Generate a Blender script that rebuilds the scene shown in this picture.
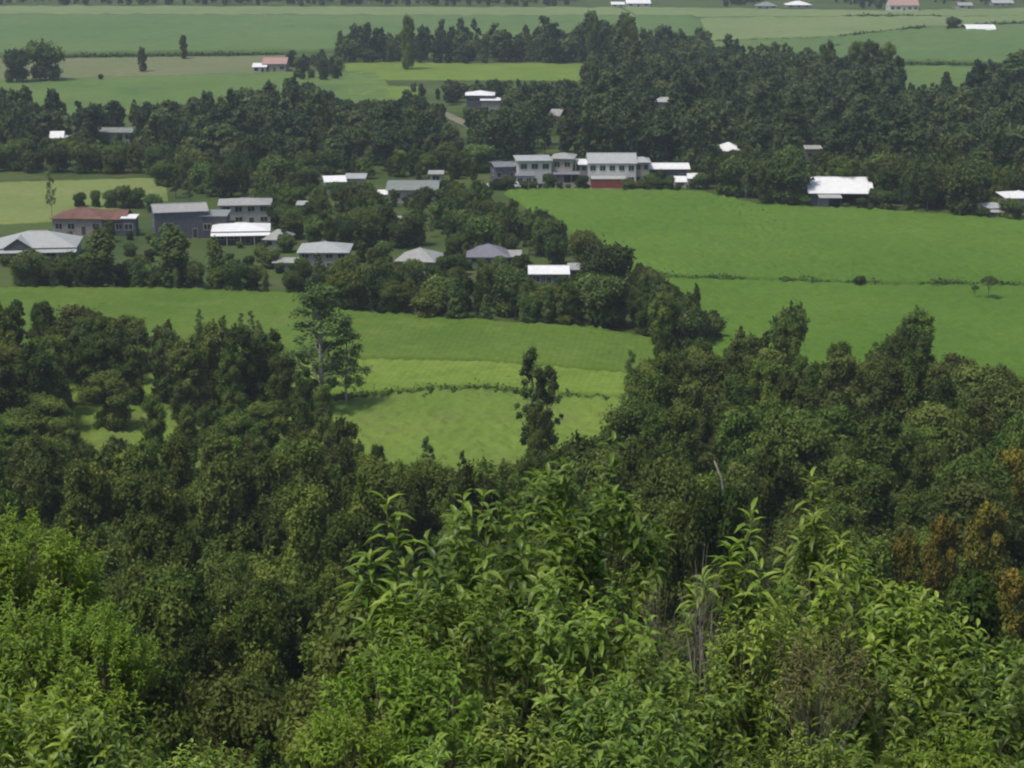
import bpy, math, random
import numpy as np
from mathutils import Vector, Matrix

for o in list(bpy.data.objects):
    bpy.data.objects.remove(o, do_unlink=True)
S = bpy.context.scene
COL = S.collection
R = math.radians

# ------------------------------------------------------------------ camera
CAM_H = 75.0
FPX = 2000.0                      # focal length in pixels of a 1024 px wide frame
PITCH = R(14.06)
cam_d = bpy.data.cameras.new('camera')
cam = bpy.data.objects.new('camera', cam_d)
COL.objects.link(cam)
cam_d.sensor_width = 36.0
cam_d.lens = FPX / 1024.0 * 36.0
cam_d.clip_start = 0.5
cam_d.clip_end = 9000
cam.location = (0, 0, CAM_H)
cam.rotation_euler = (R(90) - PITCH, 0, 0)
S.camera = cam

# ------------------------------------------------------------------ sky, sun, exposure
SUN_EL, SUN_AZ = R(66), R(-122)    # azimuth from +Y (straight ahead), negative to the left
w = bpy.data.worlds.new('World')
S.world = w
w.use_nodes = True
nt = w.node_tree
bg = nt.nodes['Background']
sky = nt.nodes.new('ShaderNodeTexSky')
sky.sky_type = 'NISHITA'
sky.sun_disc = False
sky.sun_elevation = SUN_EL
sky.sun_rotation = SUN_AZ
sky.air_density = 1.0
sky.dust_density = 3.0
nt.links.new(sky.outputs[0], bg.inputs[0])
bg.inputs[1].default_value = 0.10
sd = bpy.data.lights.new('sun', 'SUN')
sd.energy = 2.4
sd.angle = R(9)
sd.color = (1.0, 0.955, 0.88)
sun = bpy.data.objects.new('sun', sd)
COL.objects.link(sun)
sv = Vector((math.sin(SUN_AZ) * math.cos(SUN_EL), math.cos(SUN_AZ) * math.cos(SUN_EL), math.sin(SUN_EL)))
sun.rotation_euler = sv.to_track_quat('Z', 'Y').to_euler()
sun.location = (0, 0, 200)

S.view_settings.view_transform = 'Standard'
S.view_settings.look = 'None'
S.view_settings.gamma = 1
S.view_settings.use_curve_mapping = False
S.view_settings.exposure = 0.44
S.render.engine = 'CYCLES'
cy = S.cycles
cy.max_bounces = 5
cy.diffuse_bounces = 2
cy.glossy_bounces = 1
cy.transmission_bounces = 2
cy.transparent_max_bounces = 4
cy.volume_bounces = 0
cy.use_denoising = True
cy.pixel_filter_type = 'BLACKMAN_HARRIS'
cy.filter_width = 2.1

rng = np.random.default_rng(7)
rnd = random.Random(11)
SP, CP = math.sin(PITCH), math.cos(PITCH)

# ------------------------------------------------------------------ where a sight line meets the ground
def at(px, py, z=0.0):
    u = (px - 512) / FPX
    v = (py - 384) / FPX
    k = (CAM_H - z) / (SP + v * CP)
    return Vector((u * k, k * (CP - v * SP), z))

def proj(x, y, z):
    dz = z - CAM_H
    dep = y * CP - dz * SP
    up = y * SP + dz * CP
    return 512 + FPX * x / dep, 384 - FPX * up / dep, dep

HILL_Y = np.array([-80, -20, 0, 3, 8, 15, 25, 40, 65, 90, 150, 220, 262, 9000.])
HILL_Z = np.array([76, 74, 73.3, 72.2, 69.4, 65.4, 59.5, 50.5, 36.5, 25.5, 11, 2, 0, 0])
def hill(x, y):
    base = np.interp(y, HILL_Y, HILL_Z)
    wob = 1.2 * np.sin(x * 0.05 + 1.3) * np.sin(y * 0.043) * np.clip((262 - np.asarray(y)) / 60, 0, 1) * np.clip(np.asarray(y) / 60, 0, 1)
    return base + wob

# ------------------------------------------------------------------ materials
def new_mat(name):
    m = bpy.data.materials.new(name)
    m.use_nodes = True
    t = m.node_tree
    b = t.nodes['Principled BSDF']
    return m, t, b

def noise(t, scale, detail=4, rough=0.55, coord='Object'):
    tc = t.nodes.new('ShaderNodeTexCoord')
    n = t.nodes.new('ShaderNodeTexNoise')
    n.inputs['Scale'].default_value = scale
    n.inputs['Detail'].default_value = detail
    n.inputs['Roughness'].default_value = rough
    t.links.new(tc.outputs[coord], n.inputs['Vector'])
    return n

def ramp(t, fac, stops):
    r = t.nodes.new('ShaderNodeValToRGB')
    while len(r.color_ramp.elements) < len(stops):
        r.color_ramp.elements.new(0.5)
    for e, (p, c) in zip(r.color_ramp.elements, stops):
        e.position = p
        e.color = (*c, 1)
    t.links.new(fac, r.inputs[0])
    return r

def mix(t, fac, a, b, mode='MIX'):
    n = t.nodes.new('ShaderNodeMix')
    n.data_type = 'RGBA'
    n.blend_type = mode
    for k, v in ((0, fac), (6, a), (7, b)):
        if isinstance(v, (int, float)):
            n.inputs[k].default_value = v
        elif isinstance(v, tuple):
            n.inputs[k].default_value = (*v, 1)
        else:
            t.links.new(v, n.inputs[k])
    return n.outputs[2]

def leaf_mat(name, ca, cb, trans=0.28, rough=0.6, spec=0.12, vary=0.35, hue=0.018):
    m, t, b = new_mat(name)
    at_ = t.nodes.new('ShaderNodeAttribute')
    at_.attribute_name = 'tint'
    c = mix(t, at_.outputs['Fac'], ca, cb)
    oi = t.nodes.new('ShaderNodeObjectInfo')
    h = t.nodes.new('ShaderNodeHueSaturation')
    mr = t.nodes.new('ShaderNodeMapRange')
    mr.inputs[3].default_value = 0.5 - hue
    mr.inputs[4].default_value = 0.5 + hue
    t.links.new(oi.outputs['Random'], mr.inputs[0])
    t.links.new(mr.outputs[0], h.inputs['Hue'])
    wn = t.nodes.new('ShaderNodeTexWhiteNoise')
    wn.noise_dimensions = '1D'
    t.links.new(oi.outputs['Random'], wn.inputs['W'])
    mr2 = t.nodes.new('ShaderNodeMapRange')
    mr2.inputs[3].default_value = 1 - vary
    mr2.inputs[4].default_value = 1 + vary
    t.links.new(wn.outputs['Value'], mr2.inputs[0])
    t.links.new(mr2.outputs[0], h.inputs['Value'])
    t.links.new(c, h.inputs['Color'])
    t.links.new(h.outputs[0], b.inputs['Base Color'])
    b.inputs['Roughness'].default_value = rough
    b.inputs['Specular IOR Level'].default_value = spec
    tr = t.nodes.new('ShaderNodeBsdfTranslucent')
    tcol = mix(t, 1.0, h.outputs[0], (1.15, 1.25, 0.55), 'MULTIPLY')
    t.links.new(tcol, tr.inputs[0])
    ms = t.nodes.new('ShaderNodeMixShader')
    ms.inputs[0].default_value = trans
    t.links.new(b.outputs[0], ms.inputs[1])
    t.links.new(tr.outputs[0], ms.inputs[2])
    t.links.new(ms.outputs[0], t.nodes['Material Output'].inputs['Surface'])
    return m

def plain_mat(name, col, rough=0.7, spec=0.3, dirt=0.25, scale=1.2, metal=0.0, stripes=0.0):
    m, t, b = new_mat(name)
    n = noise(t, scale, 5)
    r = ramp(t, n.outputs[0], [(0.3, tuple(c * (1 - dirt) for c in col)), (0.7, tuple(min(1, c * (1 + dirt * 0.4)) for c in col))])
    t.links.new(r.outputs[0], b.inputs['Base Color'])
    b.inputs['Roughness'].default_value = rough
    b.inputs['Specular IOR Level'].default_value = spec
    b.inputs['Metallic'].default_value = metal
    if stripes:
        tc = t.nodes.new('ShaderNodeTexCoord')
        wv = t.nodes.new('ShaderNodeTexWave')
        wv.inputs['Scale'].default_value = stripes
        t.links.new(tc.outputs['Object'], wv.inputs['Vector'])
        bp = t.nodes.new('ShaderNodeBump')
        bp.inputs['Strength'].default_value = 0.4
        bp.inputs['Distance'].default_value = 0.05
        t.links.new(wv.outputs[0], bp.inputs['Height'])
        t.links.new(bp.outputs[0], b.inputs['Normal'])
    return m

def field_mat(name, ca, cb, cc=None, big=0.02, fine=0.9, rowdir=0.0, rows=0.0):
    m, t, b = new_mat(name)
    n1 = noise(t, big, 5, 0.6)
    n2 = noise(t, fine, 3, 0.7)
    r1 = ramp(t, n1.outputs[0], [(0.35, ca), (0.68, cb)])
    c = r1.outputs[0]
    if cc:
        n3 = noise(t, big * 2.7, 6, 0.65)
        r3 = ramp(t, n3.outputs[0], [(0.52, (0, 0, 0)), (0.70, (1, 1, 1))])
        c = mix(t, r3.outputs[0], c, cc)
    r2 = ramp(t, n2.outputs[0], [(0.3, (0.86, 0.86, 0.86)), (0.72, (1.10, 1.10, 1.10))])
    c = mix(t, 1.0, c, r2.outputs[0], 'MULTIPLY')
    if rows:
        tc = t.nodes.new('ShaderNodeTexCoord')
        mp = t.nodes.new('ShaderNodeMapping')
        mp.inputs['Rotation'].default_value = (0, 0, rowdir)
        t.links.new(tc.outputs['Object'], mp.inputs['Vector'])
        wv = t.nodes.new('ShaderNodeTexWave')
        wv.inputs['Scale'].default_value = rows
        wv.inputs['Distortion'].default_value = 1.5
        wv.inputs['Detail'].default_value = 2
        wv.inputs['Detail Scale'].default_value = 0.6
        t.links.new(mp.outputs[0], wv.inputs['Vector'])
        r4 = ramp(t, wv.outputs['Fac'], [(0.2, (0.955, 0.955, 0.955)), (0.8, (1.03, 1.03, 1.03))])
        c = mix(t, 1.0, c, r4.outputs[0], 'MULTIPLY')
    t.links.new(c, b.inputs['Base Color'])
    b.inputs['Roughness'].default_value = 0.85
    b.inputs['Specular IOR Level'].default_value = 0.12
    return m

M = {}
M['rain'] = leaf_mat('rainforest_leaf', (0.038, 0.072, 0.011), (0.135, 0.178, 0.030), vary=0.50)
M['olive'] = leaf_mat('olive_leaf', (0.055, 0.082, 0.016), (0.155, 0.178, 0.040), vary=0.40, hue=0.012)
M['lime'] = leaf_mat('lime_leaf', (0.065, 0.105, 0.018), (0.125, 0.165, 0.032), vary=0.25)
M['rust'] = leaf_mat('rust_leaf', (0.050, 0.080, 0.012), (0.270, 0.205, 0.028), vary=0.30, hue=0.012)
M['shade'] = leaf_mat('shade_leaf', (0.028, 0.060, 0.014), (0.108, 0.150, 0.034), vary=0.55, trans=0.2)
M['gum'] = leaf_mat('gum_leaf', (0.095, 0.150, 0.040), (0.175, 0.235, 0.068), vary=0.12)
M['fig'] = leaf_mat('broad_leaf', (0.038, 0.086, 0.009), (0.220, 0.305, 0.042), trans=0.34, rough=0.42, spec=0.32, vary=0.25, hue=0.012)  # pale end of the tint raised to paint highlights into the leaf tops
M['bright'] = leaf_mat('bright_leaf', (0.085, 0.165, 0.012), (0.190, 0.290, 0.028), trans=0.35, rough=0.45, spec=0.25, vary=0.15, hue=0.012)
M['dry'] = leaf_mat('dry_leaf', (0.065, 0.075, 0.022), (0.140, 0.135, 0.050), trans=0.2, vary=0.2)
M['bark'] = plain_mat('bark', (0.11, 0.095, 0.08), 0.9, 0.1, 0.4, 2.0)
M['pale_bark'] = plain_mat('pale_bark', (0.34, 0.32, 0.28), 0.8, 0.2, 0.4, 1.5)
M['dry_wood'] = plain_mat('dry_wood', (0.18, 0.165, 0.13), 0.9, 0.1, 0.35, 3.0)
M['green_stem'] = plain_mat('green_stem', (0.12, 0.13, 0.055), 0.7, 0.2, 0.3, 3.0)

# ------------------------------------------------------------------ mesh helpers
def link(name, me, parent=None):
    o = bpy.data.objects.new(name, me)
    COL.objects.link(o)
    if parent:
        o.parent = parent
    return o

def tag(o, label=None, cat=None, group=None, kind=None):
    if label: o['label'] = label
    if cat: o['category'] = cat
    if group: o['group'] = group
    if kind: o['kind'] = kind
    return o

def empty(name, loc=(0, 0, 0), rz=0.0):
    o = bpy.data.objects.new(name, None)
    o.empty_display_size = 0.3
    COL.objects.link(o)
    o.location = loc
    o.rotation_euler = (0, 0, rz)
    return o

def np_mesh(name, V, F, mats, tint=None, mi=None, smooth=False):
    """V (n,3); F (m,k) all faces of one size."""
    me = bpy.data.meshes.new(name)
    V = np.asarray(V, np.float32)
    F = np.asarray(F, np.int32)
    m, k = F.shape
    me.vertices.add(len(V))
    me.vertices.foreach_set('co', V.ravel())
    me.loops.add(m * k)
    me.loops.foreach_set('vertex_index', F.ravel())
    me.polygons.add(m)
    me.polygons.foreach_set('loop_start', np.arange(0, m * k, k, dtype=np.int32))
    me.polygons.foreach_set('loop_total', np.full(m, k, np.int32))
    for x in (mats if isinstance(mats, (list, tuple)) else [mats]):
        me.materials.append(x)
    if mi is not None:
        me.polygons.foreach_set('material_index', np.asarray(mi, np.int32))
    me.update(calc_edges=True)
    if tint is not None:
        a = me.attributes.new('tint', 'FLOAT', 'POINT')
        a.data.foreach_set('value', np.asarray(tint, np.float32))
    if smooth:
        me.polygons.foreach_set('use_smooth', np.ones(m, bool))
    me.validate()
    return me

class MB:
    """collects boxes, tubes and polygons, becomes one mesh"""
    def __init__(s):
        s.v, s.f = [], []
    def poly(s, pts, faces):
        b = len(s.v)
        s.v += [tuple(p) for p in pts]
        s.f += [tuple(i + b for i in f) for f in faces]
    def box(s, x0, x1, y0, y1, z0, z1):
        s.poly([(x0, y0, z0), (x1, y0, z0), (x1, y1, z0), (x0, y1, z0), (x0, y0, z1), (x1, y0, z1), (x1, y1, z1), (x0, y1, z1)],
               [(0, 3, 2, 1), (4, 5, 6, 7), (0, 1, 5, 4), (1, 2, 6, 5), (2, 3, 7, 6), (3, 0, 4, 7)])
    def tube(s, pts, rad, n=6):
        pts = [Vector(p) for p in pts]
        b = len(s.v)
        for i, p in enumerate(pts):
            d = (pts[min(i + 1, len(pts) - 1)] - pts[max(i - 1, 0)]).normalized()
            a = d.orthogonal().normalized()
            c = d.cross(a)
            for k in range(n):
                an = 2 * math.pi * k / n
                s.v.append(tuple(p + (a * math.cos(an) + c * math.sin(an)) * rad[i]))
        for i in range(len(pts) - 1):
            for k in range(n):
                k2 = (k + 1) % n
                s.f.append((b + i * n + k, b + i * n + k2, b + (i + 1) * n + k2, b + (i + 1) * n + k))
        s.f.append(tuple(b + (len(pts) - 1) * n + k for k in range(n)))
    def mesh(s, name, mat, smooth=False):
        me = bpy.data.meshes.new(name)
        me.from_pydata(s.v, [], s.f)
        me.materials.append(mat)
        if smooth:
            for p in me.polygons: p.use_smooth = True
        me.update()
        return me
    def build(s, name, mat, parent=None, smooth=False):
        return link(name, s.mesh(name, mat, smooth), parent)

def interp(pl, x):
    return float(np.interp(x, [p[0] for p in pl], [p[1] for p in pl]))

def inside(poly, x, y):
    c = False
    n = len(poly)
    for i in range(n):
        x0, y0 = poly[i]
        x1, y1 = poly[i - 1]
        if (y0 > y) != (y1 > y) and x < (x1 - x0) * (y - y0) / (y1 - y0) + x0:
            c = not c
    return c

# ------------------------------------------------------------------ ground
def build_ground():
    ys = np.concatenate([np.arange(-80, 20, 2.0), np.arange(20, 300, 5.0), np.arange(300, 900, 30.0), np.linspace(900, 3000, 22)])
    xs = np.concatenate([np.linspace(-1500, -160, 20), np.arange(-150, 151, 5.0), np.linspace(160, 1500, 20)])
    X, Y = np.meshgrid(xs, ys)
    Z = hill(X, Y)
    V = np.stack([X, Y, Z], -1).reshape(-1, 3)
    nx, ny = len(xs), len(ys)
    i = np.arange(nx * ny).reshape(ny, nx)
    F = np.stack([i[:-1, :-1], i[:-1, 1:], i[1:, 1:], i[1:, :-1]], -1).reshape(-1, 4)
    m = field_mat('rough_grass', (0.036, 0.062, 0.014), (0.072, 0.108, 0.026), (0.088, 0.086, 0.038), big=0.03, fine=0.8)
    t = m.node_tree
    b = t.nodes['Principled BSDF']
    old = b.inputs['Base Color'].links[0].from_socket
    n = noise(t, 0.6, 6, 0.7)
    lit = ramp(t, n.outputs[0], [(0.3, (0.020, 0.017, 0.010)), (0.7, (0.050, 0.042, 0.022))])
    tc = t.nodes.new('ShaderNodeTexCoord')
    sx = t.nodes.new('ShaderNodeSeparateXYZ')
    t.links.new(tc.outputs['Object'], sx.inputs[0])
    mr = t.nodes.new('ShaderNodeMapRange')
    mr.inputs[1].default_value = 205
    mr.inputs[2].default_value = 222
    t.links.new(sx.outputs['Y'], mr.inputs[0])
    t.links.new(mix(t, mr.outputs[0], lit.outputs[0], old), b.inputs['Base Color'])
    tag(link('ground', np_mesh('ground', V, F, m, smooth=True)), 'rough grass ground of the hillside and the plain below', 'ground', kind='structure')
build_ground()

# ------------------------------------------------------------------ crop fields: standing crop as a raised rough sheet on the ground
def resample(pl, n):
    P = np.array([[*at(x, y)[:2]] for x, y in pl])
    d = np.concatenate([[0], np.cumsum(np.linalg.norm(np.diff(P, axis=0), axis=1))])
    s = np.linspace(0, d[-1], n)
    return np.stack([np.interp(s, d, P[:, 0]), np.interp(s, d, P[:, 1])], -1), d[-1]

def field(name, label, top, bot, cell, h, mat, amp=0.15):
    amp *= 0.8
    _, lt = resample(top, 2)
    _, lb = resample(bot, 2)
    nu = int(max(lt, lb) / cell) + 2
    T, _ = resample(top, nu)
    B, _ = resample(bot, nu)
    nv = int(np.linalg.norm(T - B, axis=1).mean() / cell) + 3
    v = np.linspace(0, 1, nv)[:, None, None]
    P = B[None] * (1 - v) + T[None] * v
    g = rng.normal(0, 1, (nv, nu))
    g2 = rng.normal(0, 1, (nv // 6 + 2, nu // 6 + 2))
    iy = np.linspace(0, g2.shape[0] - 1.001, nv)
    ix = np.linspace(0, g2.shape[1] - 1.001, nu)
    y0, x0 = iy.astype(int), ix.astype(int)
    fy, fx = (iy - y0)[:, None], (ix - x0)[None]
    lo = (g2[y0][:, x0] * (1 - fy) * (1 - fx) + g2[y0 + 1][:, x0] * fy * (1 - fx) + g2[y0][:, x0 + 1] * (1 - fy) * fx + g2[y0 + 1][:, x0 + 1] * fy * fx)
    H = h + amp * g + amp * 0.15 * lo
    H = np.maximum(H, 0.05)
    H[0] = H[-1] = 0.004
    H[:, 0] = H[:, -1] = 0.004
    V = np.concatenate([P, H[..., None]], -1)
    V[1:-1, 1:-1, :2] += rng.normal(0, cell * 0.15, (nv - 2, nu - 2, 2))
    V[1, :, :2] = V[0, :, :2] * 0.93 + V[1, :, :2] * 0.07
    V[-2, :, :2] = V[-1, :, :2] * 0.93 + V[-2, :, :2] * 0.07
    i = np.arange(nu * nv).reshape(nv, nu)
    F = np.stack([i[:-1, :-1], i[:-1, 1:], i[1:, 1:], i[1:, :-1]], -1).reshape(-1, 4)
    o = link(name, np_mesh(name, V.reshape(-1, 3), F, mat, smooth=False))
    tag(o, label, 'field', kind='structure')

MF = dict(
    near=field_mat('cane_near', (0.066, 0.122, 0.015), (0.096, 0.152, 0.022), (0.112, 0.162, 0.030), big=0.03, fine=0.7, rowdir=R(6), rows=0.31),
    light=field_mat('cane_pale', (0.120, 0.188, 0.026), (0.152, 0.216, 0.036), (0.096, 0.158, 0.022), big=0.04, fine=0.7, rowdir=R(9), rows=0.31),  # paler green for the strip between the deep green field and the ditch
    low=field_mat('cane_grassy', (0.102, 0.168, 0.026), (0.140, 0.202, 0.034), (0.130, 0.155, 0.042), big=0.05, fine=0.8),
    big=field_mat('cane_big', (0.068, 0.134, 0.015), (0.090, 0.162, 0.020), big=0.02, fine=0.5, rowdir=R(-8), rows=0.27),
    pale=field_mat('pasture_pale', (0.135, 0.175, 0.050), (0.175, 0.210, 0.065), big=0.03, fine=0.5),
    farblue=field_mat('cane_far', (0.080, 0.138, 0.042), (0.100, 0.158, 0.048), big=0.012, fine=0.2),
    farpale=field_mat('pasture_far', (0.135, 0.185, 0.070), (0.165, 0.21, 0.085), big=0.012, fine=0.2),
    brown=field_mat('fallow_far', (0.125, 0.148, 0.062), (0.155, 0.160, 0.078), (0.100, 0.150, 0.055), big=0.02, fine=0.25),
    green=field_mat('pasture_green', (0.082, 0.140, 0.034), (0.108, 0.165, 0.042), (0.066, 0.122, 0.034), big=0.012, fine=0.25),
)
DITCH = [(-60, 408), (330, 403), (380, 398), (420, 394), (480, 391), (540, 396), (640, 402), (690, 404)]
def shift(pl, dy): return [(x, y + dy) for x, y in pl]
F1T = [(-60, 293), (160, 294), (300, 299), (345, 317), (480, 326), (590, 334), (665, 347)]
F1M = [(-60, 352), (180, 356), (330, 363), (480, 366), (560, 372), (640, 379), (680, 382)]
field('cane_field', 'deep green cane field just beyond the left forest', F1T, F1M, 0.8, 1.3, MF['near'])
field('cane_field', 'lighter green cane strip between the deep green field and the ditch', shift(F1M, 0.3), shift(DITCH, -1.5), 0.7, 0.9, MF['light'])
field('cane_field', 'grassy yellow green field on the near side of the ditch', shift(DITCH, 1.2), [(-60, 520), (700, 520)], 0.7, 0.6, MF['low'], 0.3)
F2D = [(645, 281.5), (760, 284), (860, 288), (1060, 291)]
field('cane_field', 'large smooth green cane field in front of the house complex', [(503, 194), (560, 192.5), (700, 195), (760, 209), (900, 215), (1000, 223), (1060, 227)], shift(F2D, -1.2), 1.0, 1.2, MF['big'], 0.2)
field('cane_field', 'green cane field between the straight ditch and the right forest', shift(F2D, 1.2), [(680, 352), (1060, 425)], 0.9, 1.2, MF['big'], 0.2)
field('pasture', 'pale yellow green pasture behind the red roofed house', [(-40, 184), (165, 178)], [(-40, 226), (45, 223), (168, 201)], 1.5, 0.2, MF['pale'], 0.1)
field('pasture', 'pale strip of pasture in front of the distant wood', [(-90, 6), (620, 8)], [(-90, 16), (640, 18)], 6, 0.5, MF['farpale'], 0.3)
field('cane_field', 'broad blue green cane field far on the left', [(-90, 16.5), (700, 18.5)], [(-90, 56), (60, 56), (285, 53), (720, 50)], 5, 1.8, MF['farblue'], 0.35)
field('fallow_field', 'brownish fallow strip by the small white farmhouse', [(-90, 59), (60, 59), (295, 56)], [(-90, 80), (60, 79), (295, 72)], 3, 0.3, MF['brown'], 0.15)
field('pasture', 'green pasture in front of the brownish fallow strip', [(-90, 80.3), (60, 79.3), (295, 72.3), (380, 72)], [(-90, 124), (400, 104)], 3, 0.4, MF['green'], 0.2)
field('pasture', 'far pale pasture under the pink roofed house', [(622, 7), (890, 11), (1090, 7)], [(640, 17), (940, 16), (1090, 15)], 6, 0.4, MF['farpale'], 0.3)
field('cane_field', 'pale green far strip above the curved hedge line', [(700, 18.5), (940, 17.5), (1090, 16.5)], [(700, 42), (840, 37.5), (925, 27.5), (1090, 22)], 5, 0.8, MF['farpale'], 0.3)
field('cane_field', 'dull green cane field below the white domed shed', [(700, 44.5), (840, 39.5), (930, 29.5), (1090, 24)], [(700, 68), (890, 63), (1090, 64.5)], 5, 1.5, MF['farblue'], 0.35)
field('pasture', 'light green pasture beyond the tall dark clump of trees', [(840, 66), (1090, 67)], [(830, 95), (1090, 96)], 3, 0.4, MF['green'], 0.2)
field('pasture', 'bright grass clearing inside the wooded belt', [(345, 62), (585, 64)], [(345, 80), (585, 81)], 3, 0.3, MF['low'], 0.15)
field('pasture', 'small grass clearing beside the dirt track', [(345, 84), (425, 88)], [(345, 99), (420, 101)], 2, 0.3, MF['low'], 0.15)

# dirt track to the white house in the wood, and the track by the far white shed
def track(name, label, pl, wd, mat):
    P, L = resample(pl, 40)
    d = np.gradient(P, axis=0)
    n = np.stack([-d[:, 1], d[:, 0]], -1)
    n /= np.linalg.norm(n, axis=1)[:, None]
    wv = wd * (0.85 + 0.3 * rng.random(40))[:, None] / 2
    A, B = P + n * wv, P - n * wv
    V = np.concatenate([np.c_[A, np.full(40, 0.03)], np.c_[B, np.full(40, 0.03)]])
    i = np.arange(39)
    F = np.stack([i, i + 40, i + 41, i + 1], -1)
    tag(link(name, np_mesh(name, V, F, mat)), label, 'track', kind='structure')
DIRT = field_mat('dirt', (0.16, 0.15, 0.11), (0.22, 0.20, 0.15), (0.12, 0.12, 0.06), big=0.05, fine=1.0)
track('dirt_track', 'pale dirt track leading past the white house in the wood', [(432, 109), (450, 116), (470, 126), (488, 140)], 4.0, DIRT)
track('dirt_track', 'pale farm track winding by the far white shed', [(958, 7), (980, 13), (1000, 17), (1040, 20)], 9.0, DIRT)
track('gravel_yard', 'grey yard in front of the two storey house complex', [(484, 184.5), (540, 187), (600, 187.5), (650, 187)], 6.0, DIRT)

# ------------------------------------------------------------------ houses
def colmat(name, c, **k):
    key = 'c_' + name
    if key not in M: M[key] = plain_mat(name, c, **k)
    return M[key]
ROOF = dict(
    white=colmat('white_roof', (0.72, 0.72, 0.71), rough=0.45, dirt=0.10, stripes=2.5),
    zinc=colmat('zinc_roof', (0.36, 0.37, 0.36), rough=0.5, dirt=0.15, stripes=2.5),
    weathered=colmat('weathered_roof', (0.31, 0.31, 0.295), rough=0.6, dirt=0.22, stripes=2.5),
    grey=colmat('grey_roof', (0.22, 0.23, 0.23), rough=0.6, dirt=0.2, stripes=2.5),
    green=colmat('greenish_roof', (0.20, 0.225, 0.20), rough=0.6, dirt=0.25, stripes=2.5),
    slate=colmat('slate_roof', (0.17, 0.172, 0.20), rough=0.6, dirt=0.15, stripes=2.5),
    rust=colmat('rust_roof', (0.155, 0.080, 0.056), rough=0.8, dirt=0.35, scale=0.5, stripes=2.5),
    pink=colmat('pink_roof', (0.36, 0.23, 0.20), rough=0.7, dirt=0.2, stripes=2.5),
)
WALL = dict(
    white=colmat('white_wall', (0.56, 0.56, 0.53), dirt=0.15),
    cream=colmat('cream_wall', (0.33, 0.31, 0.275), dirt=0.2),
    stone=colmat('grey_wall', (0.36, 0.36, 0.35), dirt=0.2),
    mauve=colmat('mauve_wall', (0.28, 0.245, 0.235), dirt=0.2),
    dark=colmat('dark_wall', (0.075, 0.08, 0.095), dirt=0.25),
    blue=colmat('blue_grey_wall', (0.10, 0.105, 0.13), dirt=0.2),
    red=colmat('red_wall', (0.24, 0.055, 0.043), dirt=0.2, stripes=3.0),
)
TRIM = colmat('trim_paint', (0.40, 0.40, 0.38), dirt=0.1)
GLASS, _t, _b = new_mat('window_glass')
_b.inputs['Base Color'].default_value = (0.015, 0.02, 0.025, 1)
_b.inputs['Roughness'].default_value = 0.08
DARKDOOR = colmat('door_paint', (0.06, 0.055, 0.05), dirt=0.2)

KEEP = []     # (x0, y0, x1, y1, base_y): picture area of a building; nothing nearer may stand in front of it

def roof_mesh(kind, L, W, rise, over, thick=0.14):
    b = MB()
    a, c = L / 2 + over, W / 2 + over
    def sheet(top):
        n = len(top)
        return top + [(x, y, z - thick) for x, y, z in top]
    if kind == 'hip':
        r = max(a - c, 0.3)
        T = [(-a, -c, 0), (a, -c, 0), (a, c, 0), (-a, c, 0), (-r, 0, rise), (r, 0, rise)]
        b.poly(T, [(0, 1, 5, 4), (1, 2, 5), (2, 3, 4, 5), (3, 0, 4)])
        b.poly([(-a, -c, 0), (a, -c, 0), (a, c, 0), (-a, c, 0), (-a, -c, -thick), (a, -c, -thick), (a, c, -thick), (-a, c, -thick)],
               [(0, 4, 5, 1), (1, 5, 6, 2), (2, 6, 7, 3), (3, 7, 4, 0), (4, 7, 6, 5)])
    elif kind in ('gable', 'vault'):
        if kind == 'gable':
            prof = [(-c, 0), (0, rise), (c, 0)]
        else:
            prof = [(-c * math.cos(t), rise * math.sin(t)) for t in np.linspace(0, math.pi, 11)]
        n = len(prof)
        P = [(-a, y, z) for y, z in prof] + [(a, y, z) for y, z in prof] + [(-a, y, z - thick) for y, z in prof] + [(a, y, z - thick) for y, z in prof]
        F = []
        for i in range(n - 1):
            F.append((i, n + i, n + i + 1, i + 1))
            F.append((2 * n + i, 2 * n + i + 1, 3 * n + i + 1, 3 * n + i))
            F.append((i, i + 1, 2 * n + i + 1, 2 * n + i))
            F.append((n + i, 3 * n + i, 3 * n + i + 1, n + i + 1))
        F += [(0, 2 * n, 3 * n, n), (n - 1, 2 * n - 1, 4 * n - 1, 3 * n - 1)]
        b.poly(P, F)
    elif kind == 'skillion':
        P = [(-a, -c, 0), (a, -c, 0), (a, c, rise), (-a, c, rise)]
        P = P + [(x, y, z - thick) for x, y, z in P]
        b.poly(P, [(0, 1, 2, 3), (4, 7, 6, 5), (0, 4, 5, 1), (1, 5, 6, 2), (2, 6, 7, 3), (3, 7, 4, 0)])
    return b

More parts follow.
